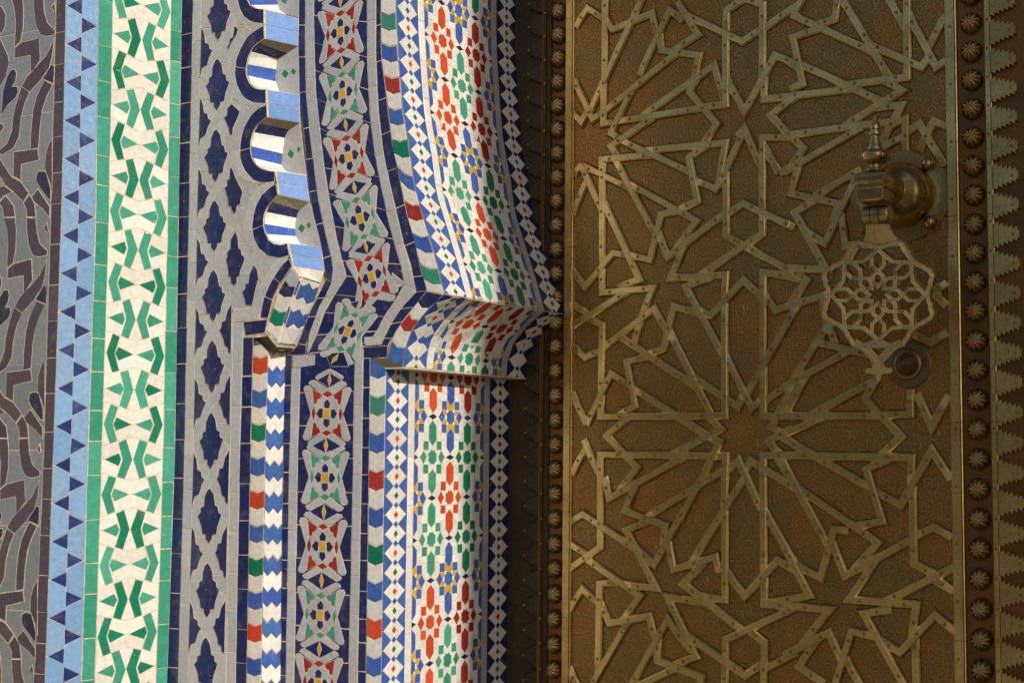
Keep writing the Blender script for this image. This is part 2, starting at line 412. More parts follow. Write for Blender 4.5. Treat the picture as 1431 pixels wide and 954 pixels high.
for i in range(-2, 12):
    f = fA + i*PR; g = f + PR/2; J = lambda v: v*U*random.uniform(.97, 1.03)
    if f < -20 or f > s.len-20: continue
    for base, sgn in ((f, 1), (f, -1)):
        zz = [(u, base+sgn*d*U) for u, d in zig]
        s.cell(bd, 'cream_tile', 'white', [(0, base), (.335, base), zz[3], zz[2], zz[1], zz[0]], gap=.25)
        s.cell(bd, 'cream_tile', 'white', [(.335, base), (.665, base), zz[5], zz[4], zz[3]], gap=.25)
        s.cell(bd, 'cream_tile', 'white', [(1, base), (.665, base), zz[5], zz[6], zz[7], zz[8]], gap=.25)
    z1 = [(u, f+d*U) for u, d in zig]; z2 = [(u, f+PR-d*U) for u, d in zig]
    s.cell(bd, 'cream_tile', 'white', z1[2:7]+[(.83, g), (.5, g), (.17, g)], gap=.25)
    s.cell(bd, 'cream_tile', 'white', z2[2:7]+[(.83, g), (.5, g), (.17, g)], gap=.25)
    s.cell(bd, 'cream_tile', 'white', [z1[0], z1[1], z1[2], (.17, g), z2[2], z2[1], z2[0]], gap=.25)
    s.cell(bd, 'cream_tile', 'white', [z1[8], z1[7], z1[6], (.83, g), z2[6], z2[7], z2[8]], gap=.25)
    for P in (barA, mir(barA), triA, mir(triA)):
        s.cell(bd, 'bar_tile' if len(P) == 6 else 'wedge_tile', 'green' if random.random() < .35 else 'paleg', [(u+random.uniform(-.006, .006), f+J(d)) for u, d in P], lvl=1, gap=.15)
    for P in (barB, mir(barB), triB, mir(triB)):
        s.cell(bd, 'bar_tile' if len(P) == 6 else 'wedge_tile', 'green' if random.random() < .35 else 'paleg', [(u+random.uniform(-.006, .006), g+J(d)) for u, d in P], lvl=1, gap=.15)
bd.done()

# ================================================================== ARCH FACE (plane A): lattice and scallops
arch = thing('scalloped_arch', 'raised arch face of navy and grey strapwork with a scalloped edge', 'arch')
G0 = E5; G1 = [270.3, 264, 258, 249]; G2 = [282.3, 276, 271, 263]
bd = Bed('navy_edging', arch); s = vstrip(G0, G1, P_A, SK); s.bed(bd); s.blocks(bd, 'edging_tile', 'navy', 52, .12); bd.done()
bd = Bed('grey_edging', arch); s = vstrip(G1, G2, P_A, SK); s.bed(bd); s.blocks(bd, 'edging_tile', 'grey', 54, .15); bd.done()
H1 = [338, 330, 322.5, 316.6]; H2 = [352, 344, 335.5, 329.5]; H3 = [366, 358, 350.3, 344.4]; H4 = [388, 380, 371, 364.7]; H5 = [412, 404, 395.5, 392]
bd = Bed('strapwork_field', arch, 'interlaced pale grey straps with navy lantern tiles between')
# field ground: left edge to the lower grey strip / the scallop arcs
low = vstrip(G2, H1, P_A, SK, 440); low.bed(bd); low.blocks(bd, 'strap_tile', 'grey', 53, .1)
up = Strip([(G2[0]+2, -60, 342, -60), (282.3, 0, 346, 0), (280, 60, 345, 60), (278.5, 130, 346, 130), (277, 200, 349, 200), (275.6, 260, 360, 260), (274.5, 310, 366, 310), (273.3, 372, 392, 372), (272.8, 395, 377, 395), (272, 442, 367, 432)], P_A)
up.bed(bd)
for i in range(10):
    a, b = up.len*i/10, up.len*(i+1)/10
    up.cell(bd, 'strap_tile', 'grey', [(0, a), (.5, a-3), (1, a), (1, (a+b)/2), (1, b), (.5, b-3), (0, b), (0, (a+b)/2)])
tips = [-41, 57, 155, 255, 352, 450, 549, 655, 759, 863, 966, 1068]
lan = [(258, 98), (285, 150), (297, 235), (315, 245), (320, 290), (340, 305), (335, 330), (315, 400), (308, 465), (282, 470), (278, 500), (258, 540), (235, 500), (235, 470), (212, 465), (205, 400), (185, 340), (178, 322), (200, 290), (198, 258), (220, 240), (222, 170), (240, 115)]
lsd = [(122, 410), (142, 460), (152, 545), (175, 560), (180, 600), (200, 620), (180, 670), (165, 740), (135, 760), (122, 830)]
rsd = [(402, 390), (375, 450), (362, 530), (340, 540), (335, 590), (325, 610), (350, 680), (360, 745), (380, 760), (385, 800), (402, 815)]
ovr = [(125, 830), (140, 765), (165, 742), (172, 690), (205, 615), (262, 562), (300, 500), (312, 465), (320, 400), (348, 325), (400, 352), (385, 400), (372, 440), (362, 530), (340, 540), (335, 570), (310, 600), (265, 650), (238, 700), (228, 790), (200, 815), (175, 880)]
def gl(y):
    e = ext(G2)
    for p, q in zip(e, e[1:]):
        if y <= q[0] or q is e[-1]: return p[1]+(q[1]-p[1])*(y-p[0])/(q[0]-p[0])
for i in range(len(tips)-1):
    if i == 0: per = 98
    else: per = tips[i]-tips[i-1]
    if tips[i] > 1050: continue
    def T(P, tip=tips[i], per=per):
        out = []
        if P is lsd: P = [(122+(x-122)*1.2, y) for x, y in P]
        elif P is rsd: P = [(402-(402-x)*1.2, y) for x, y in P]
        for x, y in P:
            dx, dy = (x-258)/5.61*(1.15 if len(P) == 23 else 1), (y-540)/5.61*per/106
            yy = tip+dy; out.append((gl(yy)+24.6+dx, yy + dx*(tip-643)*SK*.7))
        return out
    for P, nm, mt, lv in ((ovr, 'strap_tile', 'grey', 1), (lan, 'lantern_tile', 'navy', 2), (lsd, 'lantern_tile', 'navy', 2), (rsd, 'lantern_tile', 'navy', 2)):
        if P is rsd and tips[i] < 440: continue
        q = T(P)
        if max(y for _, y in q) < 1012 and min(y for _, y in q) > -58: ptile(bd, nm, mt, q, P_A, lvl=lv, gap=.1)
Z1 = lambda p: zc(p, 260, 0, 7.34)
Z2 = lambda p: zc(p, 260, 120, 7.34)
Z3 = lambda p: zc(p, 260, 240, 7.34)
Z4 = lambda p: zc(p, 260, 360, 6.817)
for q in (Z1([(500, 270), (540, 300), (530, 350), (480, 430), (440, 520), (430, 480), (450, 450), (455, 405), (485, 385), (495, 320)]),
          Z2([(470, 190), (490, 200), (560, 265), (530, 340), (490, 430), (480, 500), (455, 500), (440, 430), (400, 340), (395, 325), (425, 310), (430, 235)]),
          Z3([(455, -30), (475, -40), (490, 0), (510, 60), (580, 190), (585, 220), (570, 280), (560, 335), (530, 350), (525, 400), (505, 435), (475, 400), (470, 360), (440, 350), (430, 270), (410, 200), (395, 160), (425, 150), (425, 85), (450, 75)]),
          Z3([(515, 610), (540, 690), (545, 785), (570, 800), (575, 850), (608, 880), (595, 935), (565, 1010), (555, 1063), (528, 1085), (528, 1140), (495, 1170), (468, 1140), (463, 1080), (440, 1073), (436, 1000), (415, 905), (430, 870), (425, 830), (460, 790), (465, 700)]),
          Z4([(650, 70), (680, 110), (695, 200), (670, 290), (635, 455), (575, 455), (560, 380), (540, 330), (570, 290), (570, 250), (600, 240), (610, 160)])):
    ptile(bd, 'lantern_tile', 'navy', q, P_A, lvl=2, gap=.1)
bd.done()
# scallop rings: matched outer / inner points
O0 = [(367, -78), (348, -72), (337, -60), (330, -40), (329, -20), (332.2, 0), (334.3, 10.9), (340.4, 23.2), (351.3, 31.3), (360.8, 33.4), (369, 33.5)]
I0 = [(367, -60), (356, -56), (350, -48), (344, -32), (343, -15), (345.8, 0), (348, 4), (350, 7.5), (355.4, 11.6), (362, 13), (369, 13.6)]
O1 = [(369, 36.2), (360.8, 40.5), (347.2, 50.4), (336.3, 68.1), (330.2, 84.5), (328.8, 102.2), (330.8, 117.2), (337.7, 132.3), (344.5, 139), (355.4, 144), (371.7, 145)]
I1 = [(369.7, 54.5), (360.8, 60), (352.6, 68.1), (347.2, 79), (344.5, 92.6), (344, 100), (344.5, 106.3), (348.6, 115.8), (354, 122.7), (363.5, 125.4), (371.7, 125.4)]
O2 = [(373, 147.6), (363.5, 150.5), (352.6, 159.5), (343.1, 174.5), (337.7, 189.5), (335.6, 207.2), (336.3, 220.8), (341, 237), (355.4, 253), (369, 256), (384, 254)]
I2 = [(373.8, 163.6), (363.5, 171.8), (356.7, 178.6), (352.6, 188.1), (350.5, 197), (349.9, 203.1), (351.3, 218.1), (355.4, 227.6), (364.9, 235.8), (375, 239), (384.7, 239.9)]
O3 = [(385.7, 257.3), (378.5, 261.5), (366.3, 272.7), (358.1, 287.7), (354, 304), (352.6, 321.7), (355.4, 334), (362, 347), (374, 357.5), (390.8, 361), (404.5, 357.5)]
I3 = [(388.7, 272), (379.9, 282.2), (373.1, 290.4), (369, 301.3), (368.3, 308), (368.3, 314.9), (370.4, 324.5), (375.8, 335.4), (382.6, 340.8), (392, 342.5), (401.7, 340.1)]
O4 = [(404, 361.5), (394, 371), (384.7, 384.9), (377, 397.5), (371.5, 409.9), (367, 426), (364.1, 444)]
I4 = [(408.6, 371.7), (401.5, 382), (393.5, 393.7), (387.5, 405), (382.5, 415.7), (378.5, 430), (375.2, 444)]
bn = Bed('navy_scallop_ring', arch); bgy = Bed('grey_scallop_ring', arch)
def offset_line(L, d):
    out = []
    for i, (x, y) in enumerate(L):
        a = L[max(0, i-1)]; b = L[min(len(L)-1, i+1)]; l = math.dist(a, b)
        out.append((x-(b[1]-a[1])/l*d*-1*-1, y+(b[0]-a[0])/l*d)) if False else out.append((x-abs(b[1]-a[1])/l*d, y+(b[0]-a[0])/l*d*(1 if b[1] > a[1] else 1)))
    return out
for k, (O, I) in enumerate(((O0, I0), (O1, I1), (O2, I2), (O3, I3), (O4, I4))):
    st = Strip([(o[0], o[1], i[0], i[1]) for o, i in zip(O, I)], P_A); 
    cuts = [0, .5, 1] if k < 4 else [0, .36, .68, 1]
    for a, b in zip(cuts, cuts[1:]):
        fs = [st.len*(a+(b-a)*j/10) for j in range(11)]
        st.cell(bn, 'ring_tile', 'navy', [(0, f) for f in fs]+[(1, f) for f in reversed(fs)], lvl=1, gap=.25)
    # grey ring outside, cut short where two lobes meet
    c = (sum(p[0] for p in O)/len(O)+ (14 if k < 4 else 60), sum(p[1] for p in O)/len(O)+(0 if k < 4 else 10))
    G = []
    for x, y in O:
        l = math.dist((x, y), c); d = 12.5 if k < 4 else 11
        G.append((x+(x-c[0])/l*d, y+(y-c[1])/l*d))
    lo, hi = (1, len(O)-1) if k < 4 else (1, len(O))
    if k < 4:
        mids = ((O[0][1]-2), (O[-1][1]+1))
        G = [(gx, max(mids[0]-.5, min(mids[1]+1.2, gy))) for gx, gy in G]
    sg = Strip([(g[0], g[1], o[0], o[1]) for g, o in list(zip(G, O))[lo-1 if k < 4 else 0:hi+1]], P_A)
    for a, b in ((0.02, .5), (.5, .98)):
        fs = [sg.len*(a+(b-a)*j/10) for j in range(11)]
        sg.cell(bgy, 'ring_tile', 'grey', [(0, f) for f in fs]+[(1, f) for f in reversed(fs)], lvl=1, gap=.25)
# small grey and navy returns where the arch meets the column
ptile(bgy, 'return_tile', 'grey', [(326, 432.5), (364.2, 428.5), (363, 446), (326.7, 449.5)], P_A, lvl=1)
ptile(bn, 'return_tile', 'navy', [(340, 449.5), (374.6, 446), (370.7, 465.4), (343.6, 469)], P_A, lvl=1)
bgy.add([P_A(x, y) for x, y in [(324, 428), (366, 424), (378, 440), (372, 470), (336, 474), (324, 474)]], [[0, 1, 2, 3, 4, 5]])
bn.add([P_A(x, y) for x, y in O4+I4[::-1]], [list(range(len(O4)+len(I4)))])
for O, I in ((O0, I0), (O1, I1), (O2, I2), (O3, I3)):
    k = len(O); bn.add([P_A(*p) for p in O]+[P_A(*p) for p in I], [[i, i+1, k+i+1, k+i] for i in range(k-1)])
bn.add([P_A(*p) for p in [(369, 13.6), (369, 33.5), (369, 36.2), (369.7, 54.5), (360.8, 60), (360.8, 40.5), (351.3, 31.3), (355.4, 11.6)]], [[0, 1, 6, 7], [1, 2, 5, 6], [2, 3, 4, 5]])
bn.done(); bgy.done()
# thickness of the scallops: light blue noses, striped hollows
def pair(fr, bk): return [(P_A(*a), P_B(*b)) for a, b in zip(fr, bk)]
nose = Bed('blue_nose', arch, 'pale blue square ended noses between the scallops')
for fa, fb, ba, bb in (((369, 13.6), (369.7, 54.5), (417.4, 25.9), (416.7, 64)), ((371.7, 125.4), (373.8, 163.6), (418.7, 132.3), (419.4, 171.8)),
                       ((384.7, 239.4), (388.7, 272), (428.3, 245.3), (433, 281.5)), ((401.7, 340), (408.6, 371.7), (449.3, 344.9), (453.4, 379)),
                       ((367, -78), (367, -60), (417, -62), (417, -50))):
    A_, B_, C_, D_ = P_A(*fa), P_A(*fb), P_B(*ba), P_B(*bb)
    m1, m2 = (A_+B_)/2, (C_+D_)/2
    nose.add([A_, B_, D_, C_], [[0, 1, 2, 3]])
    ed = .04
    A2_, m1a, C2_ = A_.lerp(C_, ed), m1.lerp(m2, ed), C_
    tile(nose, 'nose_tile', 'paleblue', [A_.lerp(C_, ed), m1.lerp(m2, ed), m2.lerp(m1, .01), C_.lerp(A_, .01)], gap=.35)
    tile(nose, 'nose_tile', 'paleblue', [m1.lerp(m2, ed), B_.lerp(D_, ed), D_.lerp(B_, .01), m2.lerp(m1, .01)], gap=.35)
A_, B_, C_, D_ = P_A(408.6, 371.7), P_A(419.2, 386.4), P_B(453.4, 379), P_B(448, 395.3)
nose.add([A_, B_, D_, C_], [[0, 1, 2, 3]]); tile(nose, 'nose_tile', 'brightwhite', [A_, B_, D_, C_]); nose.done()
hollows = [
 ([(344, -32), (343, -15), (345.8, 0), (350, 7.5), (358, 12.3), (369, 13.6)], [(390, -38), (387, -20), (386.7, 0), (388, 7), (391, 14.5), (400, 21)], [(0, 1, 'blue'), (1, 2, 'brightwhite'), (2, 3, 'blue'), (3, 5, 'brightwhite')]),
 ([(369.7, 54.5), (360.8, 60), (356, 64), (350.5, 72), (346.8, 80), (344.5, 90), (344.2, 97), (345.5, 106), (350, 118), (356, 123.5), (363.5, 125.4), (371.7, 125.4)],
  [(416.7, 64), (400.5, 74.5), (396, 77), (387.4, 81.7), (386.6, 90), (386, 98), (385, 106), (385.3, 114), (388, 122), (390.5, 128), (398, 130), (418.7, 132.3)],
  [(0, 1, 'khaki'), (1, 3, 'deepnavy'), (3, 5, 'brightwhite'), (5, 7, 'blue'), (7, 10, 'brightwhite'), (10, 11, 'brightwhite')]),
 ([(373.8, 163.6), (363.5, 171.8), (359.5, 175.5), (354, 185), (351, 195), (350, 204.5), (350.3, 211), (352.5, 221), (357, 230), (362, 234), (375, 239), (384.7, 239.9)],
  [(419.4, 172), (403, 181.5), (401.5, 185), (398, 192.5), (396.5, 203), (395, 215.5), (393.8, 221), (393.5, 230.5), (397, 236), (400, 239), (410, 242), (428.3, 245.3)],
  [(0, 1, 'khaki'), (1, 3, 'navy'), (3, 5, 'brightwhite'), (5, 7, 'blue'), (7, 10, 'brightwhite'), (10, 11, 'brightwhite')]),
 ([(388.7, 272), (379.9, 282.2), (375.5, 287), (371.3, 296), (369, 304), (368.3, 313), (368.8, 319), (371, 327), (375.8, 335.4), (381, 339.5), (392, 342.5), (401.7, 340.1)],
  [(433, 282), (418.3, 294), (416, 298), (414, 304.5), (413, 312), (412.3, 320), (412.3, 325), (413.5, 330.5), (416.5, 337), (420, 341), (430, 343), (449.3, 344.9)],
  [(0, 1, 'khaki'), (1, 3, 'navy'), (3, 5, 'brightwhite'), (5, 7, 'blue'), (7, 10, 'brightwhite'), (10, 11, 'brightwhite')]),
]
for fr, bk, stripes in hollows:
    hol = Bed('striped_hollow', arch)
    pr = pair(fr, bk); V = [p for ab in pr for p in ab]
    hol.add([v+Vector((-.0018, 0, 0)) for v in V], [[2*i, 2*i+1, 2*i+3, 2*i+2] for i in range(len(pr)-1)])
    for a, b, mt in stripes:
        P = [pr[i][0].lerp(pr[i][1], .03) for i in range(a, b+1)]+[pr[i][1] for i in range(b, a-1, -1)]
        tile(hol, 'stripe_tile', mt, P, gap=.12)
    hol.done()
loz = [[(398, 1, 5, 6)], [(399, 103.5, 5.6, 7), (410.5, 100.5, 4, 5.5)], [(407, 215.4, 5.2, 7), (418, 209, 3.6, 5)], [(421.9, 319, 5.6, 7.4), (432, 314.7, 3.4, 5)]]
for k, (fr, bk, _) in enumerate(hollows):
    back = Bed('lozenge_back', arch)
    poly = bk if bk[0][0] > 410 else [(417.5, -50)]+bk+[(417.5, 26)]
    P = [P_B(*p) for p in poly]; back.add([p+Vector((0, .0005, 0)) for p in P], [list(range(len(P)))])
    tile(back, 'back_tile', 'grey', P, gap=.1)
    for x, y, a, b in loz[k]:
        ptile(back, 'lozenge_tile', 'green', [(x-a, y+.8), (x-1, y-b), (x+a, y-1), (x+1, y+b)], P_B, lvl=1, gap=.1)
    back.done()
# column strips below the scallops
bd = Bed('grey_edging', arch); s = vstrip(H1, H2, P_A, SK, 449.5); s.bed(bd); s.blocks(bd, 'edging_tile', 'grey', 56, .12); bd.done()
bd = Bed('navy_edging', arch); s = vstrip(H2, H3, P_A, SK, 471); s.bed(bd); s.blocks(bd, 'edging_tile', 'navy', 50, .15); bd.done()
CH = [(0, 0), (.3, 2.2), (.5, 4), (.7, 2.2), (1, 0)]
WV = [(0, -3), (.25, 4.5), (.5, -3), (.75, 4.5), (1, -3)]
YA2 = YA+.012; P_A2 = yplane(YA2)
s = vstrip(H3, H4, P_A2, SK, 473)
seqs = [['red', 'white', 'blue', 'white', 'green', 'white', 'blue', 'white'], ['white', 'red', 'white', 'blue', 'white', 'green', 'white', 'blue']]
bd = Bed('chevron_strip', arch, 'white, red, blue and green tiles with V ends'); s.bed(bd)
s.blocks(bd, 'chevron_tile', None, 23.35, .03, start=.5, end=s.len-6, mats=['white', 'orange', 'white', 'blue', 'white', 'green', 'white', 'blue'], z=CH); bd.done()
# wave strip: ruled between the raised arch face and the inner border
class Ruled(Strip):
    def p(s, u, f):
        i = 0
        while i < len(s.f)-2 and f > s.f[i+1]: i += 1
        t = (f-s.f[i])/(s.f[i+1]-s.f[i]); a, b = s.rows[i], s.rows[i+1]
        r = [a[j]+(b[j]-a[j])*t for j in range(4)]
        return s.surf[0](r[0], r[1]).lerp(s.surf[1](r[2], r[3]), u)
    def bed(s, bed):
        fs = sorted(set(s.f + [s.len*i/24 for i in range(25)])); V = []
        for f in fs: V += [s.p(0, f)+Vector((-.0015, .0005, 0)), s.p(1, f)+Vector((-.0015, .0005, 0))]
        bed.add(V, [[2*i, 2*i+1, 2*i+3, 2*i+2] for i in range(len(fs)-1)])
tmp = vstrip(H4, H5, P_A, 0, 489)
WS = Ruled([(a, b, c, d) for a, b, c, d in tmp.rows], (P_A2, P_B))
bd = Bed('wave_strip', arch, 'blue zigzag tiles on bright white'); WS.bed(bd)
WS.blocks(bd, 'wave_tile', None, 21.8, .03, start=4, end=WS.len-8, mats=['brightwhite', 'blue'], z=WV)
TW = Ruled([(419.2, 386.4, 448, 395), (414, 401.1, 442, 412), (406.7, 418.7, 434.6, 431), (398.6, 442.1, 427, 449), (392.8, 462.7, 422.8, 463), (386.9, 484.7, 411, 487)], (P_A, P_B))
TW.bed(bd); fz = 0; i = 0
for a, b, mt in ((1, 9, 'brightwhite'), (9, 29, 'blue'), (29, 48, 'brightwhite'), (48, 68, 'blue'), (68, 96, 'brightwhite')):
    b = min(b, TW.len-4.6 if mt == 'brightwhite' and a > 60 else b)
    TW.cell(bd, 'wave_tile', mt, [(u, a+d*(0 if a == 1 else .9)) for u, d in WV]+[(u, b+d*(0 if a == 68 else .9)) for u, d in reversed(WV)])
bd.done()
TC = Strip([(408.6, 371.7, 419.2, 386.4), (397.9, 391.5, 414, 401.1), (386.9, 412.8, 406.7, 418.7), (380.3, 436.3, 398.6, 442.1), (374.6, 456.8, 392.8, 462.7), (370.8, 464.9, 386.9, 484.7)], P_A)
bd = Bed('chevron_strip', arch, 'curved chevron tiles under the lowest scallop'); TC.bed(bd); f = 2
_pb = yplane(YA+.004); bd.add([_pb(*p) for p in [(366, 350), (412, 368), (424, 388), (404, 440), (392, 478), (372, 470), (342, 472), (342, 446), (362, 444)]], [list(range(9))])
for L_, mt in ((16, 'grey'), (18.5, 'navy'), (22, 'white'), (20, 'green'), (18, 'white')):
    g = min(f+L_, TC.len)
    TC.cell(bd, 'chevron_tile', mt, [(u, f+d*(0 if f < 3 else 1)) for u, d in CH]+[(u, g+d*(0 if mt == 'white' and g > 80 else 1)) for u, d in reversed(CH)]); f = g
# underside of the lip, its shade painted into the tile colour
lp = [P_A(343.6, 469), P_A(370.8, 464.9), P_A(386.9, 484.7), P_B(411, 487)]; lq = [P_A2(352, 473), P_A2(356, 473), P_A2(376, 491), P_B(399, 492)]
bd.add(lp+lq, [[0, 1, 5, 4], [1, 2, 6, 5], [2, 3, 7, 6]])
for i in range(3): tile(bd, 'lip_tile', 'lip_shade', [lp[i], lp[i+1], lq[i+1], lq[i]], gap=.2)
bd.done()

# ================================================================== INNER BORDER (plane B): flowers between grey and navy strips
border = thing('flower_border', 'navy border of red and green tile flowers between two grey strips', 'border')
# matched knots of the left double strip, upper run
LN = [(417.5, -60, 427, -60), (417.5, 0, 426.9, 0), (416.9, 64, 426.9, 64), (418.9, 132, 427.8, 130), (424, 180, 432.5, 178), (428.8, 240, 439.5, 238), (435.7, 290, 446.6, 288), (448, 340, 457.8, 336), (453.5, 376, 466, 372), (456.2, 389.7, 463.5, 395), (445.7, 411.8, 457, 411), (435.2, 430.6, 446.8, 428), (428, 449, 439.4, 449), (423.5, 464, 432.8, 466), (417, 480, 428, 482)]
LG = [(427, -60, 438.6, -61), (426.9, 0, 438.4, -1), (426.9, 64, 439.6, 62), (427.8, 130, 441.5, 127), (432.5, 178, 446.6, 174), (439.5, 238, 453.2, 233), (446.6, 288, 461.6, 283), (457.8, 336, 470.5, 331), (466, 372, 479.5, 368), (463.5, 395, 484.5, 385.6), (457, 411, 469.8, 409), (446.8, 428, 455.2, 431.5), (439.4, 449, 446.8, 454), (432.8, 466, 439.8, 476), (429, 492, 438.6, 493.5)]
RG = [(513.4, -58, 525.6, -60), (513.4, 2, 525.6, 0), (513.4, 83, 525.6, 80), (517, 160, 529, 157), (524, 215, 535.8, 211), (529.5, 245, 541.4, 240), (543.4, 310, 555.8, 305), (553, 345, 564.5, 340), (561, 372, 573.6, 368), (565, 397, 582, 407.6), (553.7, 418, 563, 427), (539, 439, 549, 447.5), (531, 453, 540, 464), (525, 468, 533, 481)]
RN = [(525.6, -60, 532.8, -62), (525.6, 0, 532.5, -2), (525.6, 80, 533, 78), (529, 157, 542.3, 152), (535.8, 211, 548.4, 205), (541.4, 240, 556, 235), (555.8, 305, 568.5, 299), (564.5, 340, 579.5, 333), (573.6, 368, 586, 368), (582, 407.6, 596.7, 406), (563, 427, 582, 425), (549, 447.5, 567, 443), (540, 464, 553, 462), (533, 481, 542, 483)]
for rows, nm, mt, pitch, part in ((LN, 'edging_tile', 'navy', 50, 'navy_edging'), (LG, 'edging_tile', 'grey', 54, 'grey_edging'), (RG, 'edging_tile', 'grey', 44, 'grey_edging'), (RN, 'edging_tile', 'navy', 48, 'navy_edging')):
    bd = Bed(part, border)
    k = 9; a = Strip(rows[:k+1], P_B); b = Strip(rows[k:], P_B)
    a.bed(bd); b.bed(bd); a.blocks(bd, nm, mt, pitch, .15); b.blocks(bd, nm, mt, pitch*.6, .15); bd.done()
bd = Bed('grey_return', border)
for mt, q in (('navy', [(417, 481), (428, 482), (427, 495), (404, 496), (411, 488)]), ('grey', [(409, 496.5), (441, 495), (440.5, 510), (421, 513), (420, 513), (409, 514)]),
              ('grey', [(508.6, 470), (532.7, 469), (533, 481.5), (508.6, 483.5)]), ('navy', [(508.6, 485), (542, 483), (540.5, 499), (508.6, 500)])):
    bd.add([P_B(x, y) for x, y in q], [list(range(len(q)))]); ptile(bd, 'return_tile', mt, q, P_B, gap=.3)
bd.done()
K1 = [418, 413, 405, 399.5]; K0 = [404, 401.5, 396, 392]; K2 = [430, 425.5, 416.5, 411]
K3 = [501, 498.5, 494, 487.5]; K4 = [513, 510.8, 506, 499.8]; K5 = [521.5, 519.5, 516, 511.5]
for a, b, y0, mt, pitch, part in ((K0, K1, 496, 'navy', 40, 'navy_edging'), (K1, K2, 514, 'grey', 54, 'grey_edging'), (K3, K4, 469, 'grey', 46, 'grey_edging'), (K4, K5, 500, 'navy', 38, 'navy_edging')):
    bd = Bed(part, border); s = vstrip(a, b, P_B, SK, y0); s.bed(bd); s.blocks(bd, 'edging_tile', mt, pitch, .2); bd.done()
# flower field ground
bd = Bed('flower_field', border, 'tile flowers on a navy ground')
up = Strip([(LG[i][2], LG[i][3], RG[i][0], RG[i][1]) for i in range(10)], P_B)
up.bed(bd); up.blocks(bd, 'ground_tile', 'navy', 43, .02)
md = Strip([(LG[9][2], LG[9][3], RG[9][0], RG[9][1])]+[(LG[i][2], LG[i][3], RG[i-0][0] if i < 14 else 508, RG[i-0][1] if i < 14 else 484) for i in range(10, 14)]+[(421, 512, 498, 500)], P_B)
md.bed(bd); md.blocks(bd, 'ground_tile', 'navy', 28, .02)
lo = vstrip(K2, K3, P_B, SK, 500); lo.bed(bd); lo.blocks(bd, 'ground_tile', 'navy', 47, .02)
units = [(475.5, -41, -.26, .01, .94, 'teal'), (476.6, 45, -.27, .02, .94, 'red'), (479.6, 131, -.32, .06, .94, 'teal'), (488, 219.5, -.34, .14, .94, 'red'), (503.8, 305.4, -.36, .22, .93, 'teal'),
         (520.5, 386, -.42, .20, .90, 'red'), (486.5, 463.5, .30, -.42, .86, 'teal'), (457.5, 577.6, .03, -.02, .98, 'red'), (455, 667, .04, -.02, .98, 'teal'), (451.5, 763, .06, -.02, 1.0, 'red'), (448.5, 859, .08, -.02, 1.0, 'teal'), (445.5, 954, .1, -.02, 1.0, 'red')]
def sym(P): return P, [(-x, y) for x, y in P], [(x, -y) for x, y in P], [(-x, -y) for x, y in P]
flower = []
q4 = [(0, -118), (38, -140), (55, -106), (74, -104), (80, -74), (103, -64), (86, 0)]
flower = q4 + [(x, -y) for x, y in q4[-2::-1]] + [(-x, -y) for x, y in q4[1:]] + [(-x, y) for x, y in q4[-2:0:-1]]
